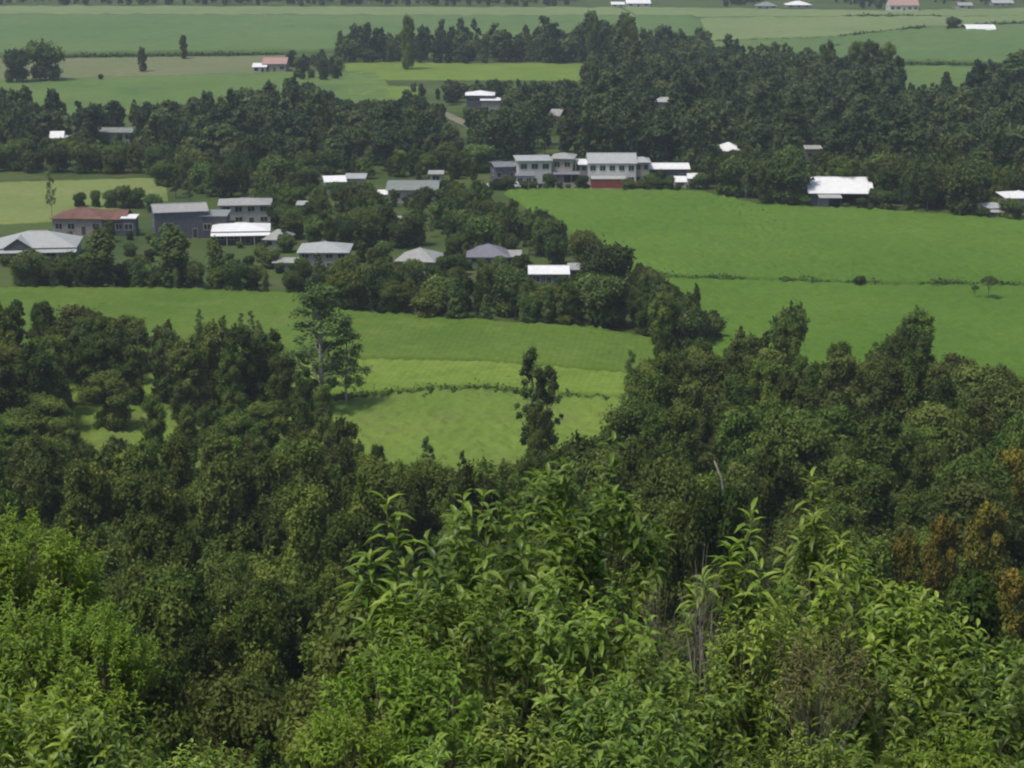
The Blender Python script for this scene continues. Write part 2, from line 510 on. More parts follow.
def window(parent, x, z, wd, ht, y, side='front', L=0, name='window'):
    """a window or door on the front wall (local y = y) or a side wall; frame and pane stand a little proud of the wall"""
    f = MB(); p = MB()
    t = 0.09
    f.box(x - wd / 2 - t, x + wd / 2 + t, -0.06, 0.0, z + ht, z + ht + t)
    f.box(x - wd / 2 - t, x + wd / 2 + t, -0.08, 0.0, z - t, z)
    f.box(x - wd / 2 - t, x - wd / 2, -0.06, 0.0, z + 0.002, z + ht - 0.002)
    f.box(x + wd / 2, x + wd / 2 + t, -0.06, 0.0, z + 0.002, z + ht - 0.002)
    if wd > 1.2 and name == 'window':
        f.box(x - 0.04, x + 0.04, -0.05, 0.0, z + 0.002, z + ht - 0.002)
    p.box(x - wd / 2, x + wd / 2, -0.03, 0.0, z, z + ht)
    fo = f.build(name, TRIM, parent)
    po = p.build('pane' if name == 'window' else 'door_leaf', GLASS if name == 'window' else DARKDOOR, fo)
    if side == 'front':
        fo.location = (0, y - 0.004, 0)
    elif side == 'left':
        fo.rotation_euler = (0, 0, -R(90)); fo.location = (-L / 2 - 0.004, 0, 0)
    elif side == 'right':
        fo.rotation_euler = (0, 0, R(90)); fo.location = (L / 2 + 0.004, 0, 0)
    return fo

def house(name, label, cat, l, r, yridge, yeave, ybase, W, kind, roof, wall, yaw=0, over=0.5, storeys=1, nwin=3, door=True,
          posts=0, post_depth=2.2, keep=True, group=None, open_front=False, wing=None, balcony=False, kpad=0):
    cx = (l + r) / 2
    f = at(cx, ybase)
    s = f.length and (proj(f.x, f.y, 0)[2] / FPX)
    ya = R(yaw)
    span = (r - l) * s
    L = max((span - W * abs(math.sin(ya))) / math.cos(ya) - 2 * over, 2.0)
    dep = math.atan2(CAM_H, f.y)
    h = max((ybase - yeave) * s / math.cos(dep), 1.2)
    half = (W / 2 + over)
    rise = ((yeave - yridge) * s - half * math.sin(dep)) / math.cos(dep)
    if kind == 'skillion':
        rise = ((yeave - yridge) * s - 2 * half * math.sin(dep)) / math.cos(dep)
    rise = min(max(rise, 0.35), 4.5)
    root = empty(name, (f.x, f.y + W / 2 * math.cos(ya) + L / 2 * abs(math.sin(ya)), 0), ya)
    tag(root, label, cat, group)
    # walls
    b = MB()
    x0, x1, y0, y1 = -L / 2, L / 2, -W / 2, W / 2
    zt = h - 0.1
    if open_front:
        b.box(x0, x0 + 0.15, y0 + 0.1, y1 - 0.16, 0, zt)
        b.box(x1 - 0.15, x1, y0 + 0.1, y1 - 0.16, 0, zt)
        b.box(x0, x1, y1 - 0.15, y1, 0, zt)
        b.box(x0 + 0.16, x0 + L * 0.42, y0, y0 + 0.15, 0, zt)
    elif kind == 'gable':
        k = rise * (W / 2) / half
        for x in (x0, x1):
            pass
        b.poly([(x0, y0, 0), (x1, y0, 0), (x1, y1, 0), (x0, y1, 0), (x0, y0, zt), (x1, y0, zt), (x1, y1, zt), (x0, y1, zt),
                (x0, 0, zt + k - 0.1), (x1, 0, zt + k - 0.1)],
               [(0, 1, 5, 4), (2, 3, 7, 6), (1, 2, 6, 9, 5), (3, 0, 4, 8, 7)])
    elif kind == 'skillion':
        k = rise * W / (2 * half)
        b.poly([(x0, y0, 0), (x1, y0, 0), (x1, y1, 0), (x0, y1, 0), (x0, y0, zt), (x1, y0, zt), (x1, y1, zt + k), (x0, y1, zt + k)],
               [(0, 1, 5, 4), (2, 3, 7, 6), (1, 2, 6, 5), (3, 0, 4, 7)])
    else:
        b.box(x0, x1, y0, y1, 0, zt)
    b.build('wall', WALL[wall], root)
    rf = roof_mesh(kind, L, W, rise, over).build('roof', ROOF[roof], root)
    rf.location = (0, 0, h + 0.04)
    if kind in ('hip', 'gable') and L > 6:
        cap = MB()
        rr = max(L / 2 + over - half, 0.3) if kind == 'hip' else L / 2 + over
        cap.tube([(-rr, 0, rise + 0.03), (rr, 0, rise + 0.03)], [0.11, 0.11], 6)
        c = cap.build('ridge_cap', ROOF[roof], rf)
    # openings, storey by storey
    sh = h / storeys
    for st in range(storeys):
        zb = st * sh
        wh = min(1.25, sh * 0.45)
        for i in range(nwin):
            x = x0 + L * (i + 0.5) / max(nwin, 1)
            if door and st == 0 and i == nwin // 2:
                window(root, x, 0.12, min(1.0, L * 0.2), min(2.0, sh * 0.72), y0, name='door')
            else:
                window(root, x, zb + sh * 0.38, min(1.9, L / max(nwin, 1) * 0.55), wh, y0)
        if W > 6:
            for sd_ in ('left', 'right'):
                window(root, 0, zb + sh * 0.38, 1.5, wh, y0, side=sd_, L=L)
    if posts:
        pr = MB()
        pr.poly([(x0 - over, y0 - post_depth, h - 0.65), (x1 + over, y0 - post_depth, h - 0.65), (x1 + over, y0 - 0.02, h - 0.22), (x0 - over, y0 - 0.02, h - 0.22),
                 (x0 - over, y0 - post_depth, h - 0.75), (x1 + over, y0 - post_depth, h - 0.75), (x1 + over, y0 - 0.02, h - 0.32), (x0 - over, y0 - 0.02, h - 0.32)],
                [(0, 1, 2, 3), (4, 7, 6, 5), (0, 4, 5, 1), (1, 5, 6, 2), (2, 6, 7, 3), (3, 7, 4, 0)])
        pr.build('verandah_roof', ROOF[roof], root)
        for i in range(posts):
            x = x0 + L * i / max(posts - 1, 1)
            q = MB()
            q.box(x - 0.07, x + 0.07, y0 - post_depth + 0.1, y0 - post_depth + 0.24, 0, h - 0.74)
            q.build('verandah_post', TRIM, root)
    if balcony:
        z = sh
        q = MB(); q.box(x0, x1, y0 - 1.6, y0 - 0.005, z - 0.12, z)
        bal = q.build('balcony', WALL['white'], root)
        q = MB()
        q.box(x0, x1, y0 - 1.6, y0 - 1.54, z + 0.9, z + 0.97)
        for i in range(int(L / 0.5) + 1):
            x = min(x0 + i * 0.5, x1 - 0.04)
            q.box(x, x + 0.04, y0 - 1.59, y0 - 1.55, z + 0.002, z + 0.898)
        q.build('railing', TRIM, bal)
        for x in (x0 + 0.1, x1 - 0.1):
            q = MB(); q.box(x - 0.1, x + 0.1, y0 - 1.55, y0 - 1.35, 0, z - 0.122)
            q.build('balcony_post', WALL['white'], root)
    if wing:
        px_off, wl, wr_ = wing           # a front gable: offset along the front, width, roof rise
        g = MB()
        a = wl / 2
        g.poly([(px_off - a, y0 - over - 0.5, 0.02), (px_off, y0 - over - 0.5, wr_), (px_off + a, y0 - over - 0.5, 0.02),
                (px_off - a, y0 + W * 0.38, 0.05), (px_off, y0 + W * 0.38, wr_), (px_off + a, y0 + W * 0.38, 0.05)],
               [(0, 1, 4, 3), (1, 2, 5, 4)])
        g2 = MB()
        g2.poly([(px_off - a + 0.15, y0 - over - 0.3, 0.0), (px_off + a - 0.15, y0 - over - 0.3, 0.0), (px_off, y0 - over - 0.3, wr_ - 0.1)], [(0, 1, 2)])
        go = g.build('front_gable', ROOF[roof], root); go.location = (0, 0, h + 0.06)
        gp = g2.build('gable_infill', WALL['dark'], go)
    if keep:
        KEEP.append((l - kpad, yridge - 1, r + kpad, ybase - (ybase - yeave) * 0.62, ybase))
    return root

H = house
H('hip_roof_house', 'low house under a wide pale grey hip roof at the left picture edge', 'house', -14, 76, 231, 248.5, 262, 12, 'hip', 'zinc', 'cream', yaw=6, nwin=5, posts=6, wing=(-3.2, 6.0, 2.0))
H('red_roof_house', 'long house with a rusty red roof and pinkish grey wall', 'house', 50, 108, 207, 219, 236, 10, 'hip', 'rust', 'mauve', yaw=-4, nwin=4)
H('garage', 'low dark garage with a rusty roof joined to the red roofed house', 'garage', 101, 127, 209, 219.5, 236, 8, 'gable', 'rust', 'dark', nwin=2, door=False)
H('patio_roof', 'small pinkish white patio roof beside the rusty garage', 'patio roof', 121, 137, 215.5, 218.5, 236.5, 3.5, 'skillion', 'white', 'dark', nwin=1, door=False, over=0.2)
H('shed', 'large dark blue grey shed with light grey gable roof', 'shed', 143, 208, 204, 213, 240, 10, 'gable', 'weathered', 'blue', yaw=14, nwin=2, over=0.3)
H('lean_to', 'grey lean-to behind the bright white roof, beside the large shed', 'shed', 200, 228, 210.5, 216, 238, 6, 'skillion', 'grey', 'dark', nwin=2, over=0.3)
H('two_storey_house', 'two storey house with greenish grey roof and a row of upper windows', 'house', 214, 272, 198, 205.5, 226, 9, 'hip', 'weathered', 'stone', yaw=6, storeys=2, nwin=4)
H('white_roof_house', 'low house under the brightest white hip roof in the left village', 'house', 207, 270, 223, 231.5, 244.5, 9, 'hip', 'white', 'dark', yaw=6, nwin=4, posts=5)
H('shed', 'grey roofed shed just right of the brightest white roof', 'shed', 262, 292, 229, 240, 249, 7, 'hip', 'weathered', 'stone', yaw=-10, nwin=2)
H('hip_roof_house', 'pale hip roofed house on tall pinkish walls among the trees', 'house', 297, 350, 241, 252.5, 270, 9.5, 'hip', 'zinc', 'cream', storeys=2, nwin=4)
H('shed', 'little pale shed roof low in front of the grey roofed shed', 'shed', 272, 298, 257, 262.5, 270, 5, 'gable', 'weathered', 'stone', nwin=2, door=False)
H('hip_roof_house', 'weathered grey hip roof half hidden by trees in mid village', 'house', 394, 444, 248, 262, 275, 9, 'hip', 'weathered', 'cream', yaw=-10, nwin=3)
H('slate_roof_house', 'house with a slate grey hip roof and flat side roof', 'house', 466, 510, 243.5, 257, 266, 9, 'hip', 'slate', 'stone', nwin=3)
H('carport', 'flat grey carport attached right of the slate roofed house', 'carport', 504, 522, 254, 256.5, 265, 5, 'skillion', 'weathered', 'dark', nwin=1, door=False, open_front=True)
H('shed', 'long shed with bright white roof over a blue grey wall near the field corner', 'shed', 528, 570, 265.5, 274, 287, 8, 'gable', 'white', 'blue', nwin=3, over=0.3)
H('carport', 'small open carport right of the long white roofed shed', 'carport', 568, 583, 266, 269.5, 281, 4.5, 'skillion', 'weathered', 'stone', nwin=1, door=False, open_front=True)
H('house', 'house with jumbled white roofs deep in the village trees', 'house', 318, 347, 175.5, 182, 194, 9, 'gable', 'white', 'stone', yaw=10, nwin=3, keep=True)
H('annex', 'narrow white roofed annex right of the jumbled white roofs', 'annex', 344, 366, 175, 178.5, 192, 6, 'skillion', 'zinc', 'stone', nwin=2)
H('curved_roof_house', 'house with a wide low curved greenish grey roof in the trees', 'house', 386, 439, 181.5, 190, 203, 13, 'vault', 'green', 'stone', nwin=3)
H('annex', 'small white sunlit roof left of the curved greenish roof', 'annex', 375, 390, 189.5, 194.5, 203, 5, 'gable', 'white', 'stone', nwin=1, yaw=12)
H('shed', 'tiny pale roof alone in the trees above the village', 'shed', 296, 311, 200.5, 205, 214, 6, 'gable', 'zinc', 'stone', nwin=1, door=False)
H('shed', 'tiny white roof in the trees below the curved roofed house', 'shed', 395, 408, 216, 220, 228, 5, 'gable', 'zinc', 'stone', nwin=1, door=False)
H('shed', 'tiny dull roof in the trees behind the curved roofed house', 'shed', 428, 444, 170, 174, 184, 6, 'gable', 'weathered', 'stone', nwin=1, door=False)
# the house complex above the big field
H('low_house', 'low dark grey house at the left end of the complex', 'house', 488, 517, 162, 167, 184, 9, 'gable', 'slate', 'blue', yaw=10, nwin=3)
H('two_storey_house', 'pale grey two storey house with the white roof in the complex', 'house', 513, 553, 156.5, 161, 187, 10, 'hip', 'zinc', 'white', yaw=5, storeys=2, nwin=3)
H('balcony_house', 'pale house with domed roof and dark balcony in the complex', 'house', 550, 578, 152.5, 159, 185.5, 8, 'hip', 'weathered', 'cream', yaw=-7, storeys=2, nwin=2, balcony=True)
H('carport', 'low dark carport under the balcony of the domed roof house', 'carport', 553, 580, 172.5, 174.5, 187.8, 3.0, 'skillion', 'slate', 'dark', nwin=0, door=False, open_front=True, over=0.2)
H('lean_to', 'low bluish lean-to before the pale two storey house in the complex', 'shed', 515, 534, 173, 176, 187.6, 2.6, 'skillion', 'slate', 'stone', nwin=2, door=False, over=0.2)
H('annex', 'narrow white annex between the balcony house and the flat fronted house', 'annex', 575, 590, 161, 164.5, 184.5, 7, 'skillion', 'white', 'stone', yaw=6, storeys=2, nwin=1)
H('flat_fronted_house', 'wide two storey house with pale roof and long window rows', 'house', 587, 637, 153, 163.5, 186.5, 11, 'gable', 'zinc', 'white', storeys=2, nwin=5, over=0.3)
H('annex', 'cream annex at the right end of the flat fronted house', 'annex', 633, 651, 156.5, 162.5, 186, 8, 'hip', 'zinc', 'cream', storeys=2, nwin=2)
H('red_shed', 'low red shed with a pale roof in front of the flat fronted house', 'shed', 591, 626, 176.5, 179, 188.5, 3.0, 'skillion', 'zinc', 'red', nwin=0, door=False, over=0.1)
H('long_roof_house', 'house with long bright white roof strip right of the complex', 'house', 645, 690, 163, 169, 184, 9, 'gable', 'white', 'dark', nwin=4)
H('garden_shed', 'small white shed standing in shrubs below the long white roof', 'shed', 674, 687, 176, 182, 187.5, 3.2, 'gable', 'white', 'white', nwin=1, door=False, over=0.2)
H('garden_shed', 'smaller white shed right beside the white shed in the shrubs', 'shed', 687, 698, 173, 178.5, 185, 3.2, 'gable', 'white', 'white', nwin=1, door=False, over=0.2)
H('open_shed', 'big bright white roofed open shed at the far edge of the big field', 'shed', 808, 876, 177, 193.5, 206.5, 12, 'gable', 'white', 'dark', yaw=-3, nwin=0, door=False, open_front=True, kpad=-2)
H('patio_roof', 'little white patio roof with a pale post before the open shed', 'patio roof', 819, 842, 195.5, 198, 208.5, 3, 'skillion', 'zinc', 'dark', nwin=0, door=False, open_front=True, over=0.1)
H('shed', 'two pale roof ends left of the big open shed', 'shed', 799, 812, 187, 192, 204, 5, 'gable', 'zinc', 'stone', nwin=1, door=False)
H('hip_roof_house', 'single white hip roof deep in the dark woods', 'house', 717, 742, 142, 151, 160, 9, 'hip', 'white', 'mauve', nwin=2)
H('cottage', 'pale cottage with two white roof edges at the right of the big field', 'cottage', 984, 1007, 202, 208, 218, 6, 'hip', 'zinc', 'white', nwin=2, posts=3)
H('house', 'white roofed house at the right picture edge beyond the big field', 'house', 1004, 1040, 190.5, 198, 214, 9, 'hip', 'white', 'mauve', nwin=3)
H('dark_house', 'dark walled house with bright white roof beside the dirt track', 'house', 465, 495, 90.5, 95.5, 116, 9, 'hip', 'white', 'dark', storeys=2, nwin=3)
H('annex', 'white walled annex right of the dark house by the track', 'annex', 480, 501, 97.5, 100.5, 117, 5, 'skillion', 'white', 'cream', storeys=1, nwin=2)
H('shed', 'small tilted pale roof in the woods right of the dark house', 'shed', 548, 568, 109, 116, 125, 8, 'gable', 'weathered', 'stone', yaw=-18, nwin=1, door=False)
H('shed', 'pale roof above the house complex in the dark woods', 'shed', 651, 671, 97, 102, 113, 8, 'gable', 'zinc', 'stone', nwin=1, yaw=-6)
H('cottage', 'small reddish walled cottage high behind the big open shed', 'cottage', 804, 822, 145, 149, 163, 7, 'gable', 'weathered', 'mauve', nwin=2)
H('house', 'white roofed house in the trees on the far left', 'house', 46, 64, 131, 138, 146, 8, 'gable', 'white', 'mauve', nwin=2, yaw=8)
H('annex', 'low pale annex right of the far left white roof', 'annex', 60, 75, 135, 138.5, 146, 6, 'gable', 'zinc', 'mauve', nwin=1)
H('shed', 'long low dull grey roof in the trees on the far left', 'shed', 99, 136, 127.5, 132.5, 143, 8, 'gable', 'green', 'stone', nwin=3)
H('farmhouse', 'small far farmhouse with a pinkish brown roof on the fallow strip', 'farmhouse', 262, 287, 57.5, 64, 72.5, 12, 'gable', 'pink', 'cream', nwin=3)
H('farm_annex', 'white gabled annex left of the small far farmhouse', 'annex', 252, 267, 63, 67, 73, 8, 'gable', 'white', 'white', nwin=2)
H('far_barn', 'white barn roof at the top edge right of the wood', 'barn', 626, 651, -0.5, 3.5, 7, 14, 'gable', 'white', 'white', nwin=3)
H('far_barn', 'smaller white barn left of the longer white barn at the top edge', 'barn', 611, 625, 2, 4.5, 7, 9, 'gable', 'white', 'white', nwin=2)
H('far_house', 'white roofed far house at the top edge amid dark trees', 'house', 786, 812, 1, 5, 8, 12, 'hip', 'white', 'stone', nwin=3)
H('far_house', 'grey roofed far house left of the white roofed far house', 'house', 756, 778, 2, 6, 9, 10, 'hip', 'grey', 'stone', nwin=3)
H('pink_roof_house', 'far house with a pinkish red roof at the top edge', 'house', 889, 919, -4, 5.5, 11.5, 14, 'gable', 'pink', 'white', nwin=5)
H('far_house', 'pale far house where the farm track begins at the top edge', 'house', 958, 973, 2.5, 5.5, 9, 9, 'gable', 'weathered', 'stone', nwin=2)
H('far_barn', 'long white roof at the top right corner', 'barn', 992, 1014, 0, 3, 6, 9, 'gable', 'zinc', 'stone', nwin=3)
H('domed_shed', 'bright white domed shed alone in the far fields', 'shed', 966, 996, 24.5, 30.2, 32.5, 14, 'vault', 'white', 'white', nwin=1, door=False, over=0.1)

# garden wall of the complex, and the two pale cars beside it
def garden_wall(label, l, r, y, h, mat):
    a, b_ = at(l, y), at(r, y)
    d = (b_ - a)
    root = empty('garden_wall', a, math.atan2(d.y, d.x))
    tag(root, label, 'wall')
    q = MB(); q.box(0, d.length, -0.1, 0.1, 0, h); q.build('wall_body', mat, root)
    q = MB(); q.box(-0.03, d.length + 0.03, -0.14, 0.14, h, h + 0.07); q.build('coping', TRIM, root)
    KEEP.append((l, y - 6, r, y, y))
garden_wall('low pale garden wall in front of the pale two storey houses', 528, 588, 188, 1.2, WALL['cream'])

def car(label, px, py, yaw, paint):
    p = at(px, py)
    root = empty('parked_car', p, yaw)
    tag(root, label, 'car', 'pale cars by the house complex')
    prof = [(-2.1, 0.35), (-2.1, 0.85), (-1.9, 0.95), (-1.2, 1.0), (-0.7, 1.42), (0.9, 1.45), (1.6, 1.0), (2.0, 0.92), (2.1, 0.6), (2.1, 0.35)]
    b = MB(); n = len(prof)
    b.poly([(x, -0.85, z) for x, z in prof] + [(x, 0.85, z) for x, z in prof],
           [tuple(range(n)), tuple(range(2 * n - 1, n - 1, -1))] + [(i, n + i, n + (i + 1) % n, (i + 1) % n) for i in range(n)])
    b.build('body', paint, root)
    for sy in (-1, 1):
        g = MB()
        g.poly([(-1.05, sy * 0.86, 1.02), (-0.6, sy * 0.86, 1.36), (0.82, sy * 0.86, 1.38), (1.35, sy * 0.86, 1.02)], [(0, 1, 2, 3)])
        g.build('side_window', GLASS, root)
    g = MB(); g.poly([(-1.18, -0.7, 1.035), (-1.18, 0.7, 1.035), (-0.76, 0.7, 1.40), (-0.76, -0.7, 1.40)], [(0, 1, 2, 3)]); g.build('windscreen', GLASS, root)
    for x in (-1.35, 1.35):
        for sy in (-0.82, 0.82):
            q = MB()
            q.tube([(x, sy - 0.1, 0.33), (x, sy + 0.1, 0.33)], [0.33, 0.33], 12)
            q.build('wheel', colmat('rubber', (0.02, 0.02, 0.02)), root)
CARW = colmat('white_paint', (0.75, 0.75, 0.74), rough=0.3, dirt=0.05)
car('pale car parked left of the house complex by the field edge', 496, 187, R(20), CARW)
car('pale car parked before the left part of the pale two storey house', 514, 187.5, R(-15), CARW)
KEEP.append((488, 178, 524, 187, 187))

# ------------------------------------------------------------------ trees
def sph(n, r):
    d = r.normal(0, 1, (n, 3))
    return d / np.linalg.norm(d, axis=1)[:, None]

def leaves_at(P, N, size, r, tint, aspect=0.55):
    """rhombic leaf clumps at P with normals N"""
    n = len(P)
    A = np.cross(N, sph(n, r))
    A /= np.linalg.norm(A, axis=1)[:, None] + 1e-9
    B = np.cross(N, A)
    s = size * (0.6 + 0.8 * r.random(n))[:, None]
    A = A * s
    B = B * s * aspect
    fold = N * s * 0.18
    V = np.stack([P - A, P + B - fold, P + A, P - B - fold], 1).reshape(-1, 3)
    F = np.arange(n * 4).reshape(n, 4)
    T = np.repeat(np.clip(tint + r.normal(0, 0.22, n), 0, 1), 4)
    return V, F, T

def crown(style, seed, leaf, dens):
    r = np.random.default_rng(seed)
    lobes = []
    if style == 'rain':
        Ht = 14
        lobes.append((0, 0, 6.2, 1.5, 1.5, 3.2))
        for i in range(24):
            a = i * 2.4 + r.random() * 1.2
            q = 0.45 + 0.6 * r.random() ** 0.6
            z = 3.0 + 10.0 * ((i + r.random()) / 24) ** 0.8
            R_ = 2.5 * math.sqrt(max(0.06, 1 - ((z - 7.2) / 6.4) ** 2))
            s = 0.55 + 0.6 * r.random()
            lobes.append((R_ * q * math.cos(a), R_ * q * math.sin(a), z + r.normal(0, 0.3), s, s, s * 1.1))
        for i in range(6):
            a = i * 1.05 + r.random()
            lobes.append((1.5 * math.cos(a), 1.5 * math.sin(a), 1.6 + 1.2 * r.random(), 1.1, 1.1, 1.3))
    elif style == 'spread':
        Ht = 12
        for i in range(22):
            a = i * 2.4 + r.random()
            q = (i + 0.5) / 22
            R_ = 3.9 * math.sqrt(q)
            z = 10.7 - 4.4 * q + r.normal(0, 0.6)
            s = 0.7 + 0.65 * r.random()
            lobes.append((R_ * math.cos(a), R_ * math.sin(a), z, s * 1.3, s * 1.3, s * 0.8))
        for i in range(9):
            lobes.append((r.normal(0, 1.5), r.normal(0, 1.5), 2.0 + r.random() * 5, 1.4, 1.4, 1.3))
    elif style == 'umbrella':
        Ht = 9
        for i in range(12):
            a = i * 2.4 + r.random()
            q = math.sqrt((i + 0.5) / 12)
            s = 0.6 + 0.4 * r.random()
            lobes.append((3.0 * q * math.cos(a), 3.0 * q * math.sin(a), 8.3 - 1.0 * q + r.normal(0, 0.2), s * 1.2, s * 1.2, s * 0.6))
    elif style == 'gum':
        Ht = 16
        for i in range(34):
            z = 4.2 + 11.2 * (i + r.random()) / 34
            a = r.random() * 6.283
            R_ = 2.9 * math.sin(min(1, (16.8 - z) / 8) * 1.57) * (0.3 + 0.7 * r.random())
            s = 0.4 + 0.6 * r.random()
            lobes.append((R_ * math.cos(a), R_ * math.sin(a), z, s, s, s * 0.9))
    elif style == 'round':
        Ht = 8
        lobes.append((0, 0, 4.4, 2.0, 2.0, 2.1))
        for i in range(8):
            a = i * 0.785 + r.random() * 0.5
            lobes.append((1.7 * math.cos(a), 1.7 * math.sin(a), 1.3 + 0.9 * r.random(), 0.85, 0.85, 1.0))
        for i in range(14):
            d = sph(1, r)[0]
            d[2] = abs(d[2]) * 1.2 - 0.35
            s = 0.9 + 0.55 * r.random()
            lobes.append((d[0] * 2.1, d[1] * 2.1, 4.6 + d[2] * 2.0, s, s, s * 0.9))
    elif style == 'column':
        Ht = 10
        for i in range(12):
            z = 1.2 + 8.2 * i / 11
            s = 0.95 * math.sin(min(1, (10.4 - z) / 3.5) * 1.57) + 0.12
            lobes.append((r.normal(0, 0.15), r.normal(0, 0.15), z, s, s, 0.95))
    elif style == 'conifer':
        Ht = 14
        for i in range(26):
            z = 2.4 + 11 * i / 25
            R_ = 2.9 * (1 - (z - 1.5) / 13.2)
            a = i * 2.4
            s = 0.55 + R_ * 0.28
            lobes.append((R_ * 0.75 * math.cos(a), R_ * 0.75 * math.sin(a), z, s * 1.3, s * 1.3, s * 0.75))
    VV, FF, TT, off = [], [], [], 0
    for (x, y, z, a, b, c) in lobes:
        n = int(dens * (a * b + a * c + b * c) / 3 * 12.6)
        d = sph(n, r)
        d[:, 2] = np.where(r.random(n) < 0.35, np.abs(d[:, 2]), d[:, 2])
        rad = np.clip(0.80 + r.normal(0, 0.27, n), 0.15, 1.75)[:, None]
        bump = 1 + 0.22 * np.sin(d[:, :1] * 5 + x * 3) * np.sin(d[:, 1:2] * 5 + y * 3 + z)
        P = np.array([x, y, z]) + d * rad * bump * np.array([a, b, c])
        N = d * 0.75 + np.array([0, 0, 0.40]) + r.normal(0, 0.46, (n, 3))
        N /= np.linalg.norm(N, axis=1)[:, None]
        V, F, T = leaves_at(P, N, leaf, r, np.clip(r.normal(0.45, 0.22), 0.05, 0.95))
        VV.append(V); FF.append(F + off); TT.append(T)
        off += len(V)
    # stray sprays that break the outline
    for k in range(26 if style in ('rain', 'spread', 'round') else 14):
        (x, y, z, a, b, c) = lobes[r.integers(len(lobes))]
        d = sph(1, r)[0]; d[2] = abs(d[2]) + 0.25; d /= np.linalg.norm(d)
        n = int(dens * 0.55) + 3
        t = r.random(n)[:, None]
        P = np.array([x, y, z]) + d * np.array([a, b, c]) * (0.8 + (0.65 + 0.3 * r.random()) * t) + r.normal(0, 0.14, (n, 3)) * (1.2 - t)
        N = np.array([0, 0, 0.6]) + r.normal(0, 0.6, (n, 3)); N /= np.linalg.norm(N, axis=1)[:, None]
        V, F, T = leaves_at(P, N, leaf, r, np.clip(r.normal(0.5, 0.2), 0.05, 0.95))
        VV.append(V); FF.append(F + off); TT.append(T)
        off += len(V)
    return np.concatenate(VV), np.concatenate(FF), np.concatenate(TT), lobes, Ht

def trunk_mb(style, lobes, Ht, seed, base_r):
    r = np.random.default_rng(seed + 99)
    b = MB()
    lean = r.normal(0, 0.25, 2)
    top = Ht * (0.93 if style in ('conifer', 'column') else 0.72)
    pts, rad = [], []
    for i in range(7):
        t = i / 6
        pts.append((lean[0] * t * t + 0.1 * math.sin(5 * t + seed), lean[1] * t * t + 0.1 * math.cos(4 * t + seed), -0.6 + (top + 0.6) * t))
        rad.append(base_r * (1 - 0.8 * t) * (1.35 if i == 0 else 1))
    b.tube(pts, rad, 7)
    if style not in ('conifer', 'column'):
        for (x, y, z, *_s) in lobes:
            z0 = min(max(z - 2.0 - 1.5 * r.random(), Ht * 0.22), top * 0.95)
            t = (z0 + 0.6) / (top + 0.6)
            p0 = Vector((lean[0] * t * t, lean[1] * t * t, z0))
            p1 = Vector((x, y, z))
            m_ = p0.lerp(p1, 0.5) + Vector((0, 0, -0.25 + 0.5 * r.random()))
            rr = base_r * 0.42 * (1 - t * 0.5)
            b.tube([p0, m_, p1], [rr, rr * 0.6, rr * 0.2], 5)
    return b

PROTO = {}
def proto(key, style, seed, leaf, dens, leafmat, barkmat, base_r):
    V, F, T, lobes, Ht = crown(style, seed, leaf, dens)
    cm = np_mesh('crown', V, F, M[leafmat], T)
    tm = trunk_mb(style, lobes, Ht, seed, base_r).mesh('trunk', M[barkmat], True)
    w_ = float(np.percentile(np.abs(V[:, :2]), 97))
    PROTO[key] = (cm, tm, float(np.percentile(V[:, 2], 99.5)), w_)

for i in range(5):
    proto(f'rain{i}', 'rain', 20 + i, 0.20, 50, 'rain', 'bark', 0.22)
proto('rain_olive', 'rain', 31, 0.20, 46, 'olive', 'bark', 0.22)
proto('rain_olive2', 'spread', 32, 0.20, 44, 'olive', 'pale_bark', 0.22)
proto('spread0', 'spread', 41, 0.20, 48, 'rain', 'bark', 0.26)
proto('spread1', 'spread', 42, 0.20, 48, 'rain', 'bark', 0.26)
proto('lime', 'spread', 45, 0.20, 46, 'lime', 'bark', 0.22)
proto('rust', 'rain', 47, 0.19, 46, 'rust', 'bark', 0.20)
for i in range(3):
    proto(f'near{i}', 'rain', 60 + i, 0.14, 105, 'rain', 'bark', 0.22)
proto('near_olive', 'spread', 66, 0.14, 95, 'olive', 'bark', 0.22)
for i in range(4):
    proto(f'round{i}', 'round', 80 + i, 0.24, 34, 'shade', 'bark', 0.22)
proto('round_olive', 'round', 85, 0.24, 32, 'olive', 'bark', 0.22)
proto('gum0', 'gum', 90, 0.18, 18, 'gum', 'pale_bark', 0.22)
proto('gum1', 'gum', 91, 0.20, 34, 'shade', 'bark', 0.22)
proto('umbrella', 'umbrella', 93, 0.22, 20, 'shade', 'bark', 0.2)
proto('column', 'column', 95, 0.22, 36, 'shade', 'bark', 0.18)
proto('conifer', 'conifer', 97, 0.30, 26, 'shade', 'bark', 0.24)

def plant(name, key, loc, s, sz=None, rz=None, label=None, cat='tree', group=None, sink=0.0):
    cm, tm, Ht, w_ = PROTO[key]
    root = empty(name, loc, rnd.random() * 6.28 if rz is None else rz)
    root.scale = (s, s, s if sz is None else sz)
    tag(root, label, cat, group)
    link('crown', cm, root)
    link('trunk', tm, root)
    return root

def to_height(key, h): return h / PROTO[key][2]

# areas of open ground that the photograph shows clear of trees: (x0, y0, x1, y1)
CLEAR = [(345, 64, 580, 78), (60, 60, 250, 72), (60, 84, 200, 96), (0, 186, 160, 196), (340, 88, 400, 97), (448, 117, 466, 121),
         (905, 68, 960, 80), (80, 418, 98, 434), (116, 418, 134, 434),
         (500, 191, 640, 196), (616, 292, 632, 300)]

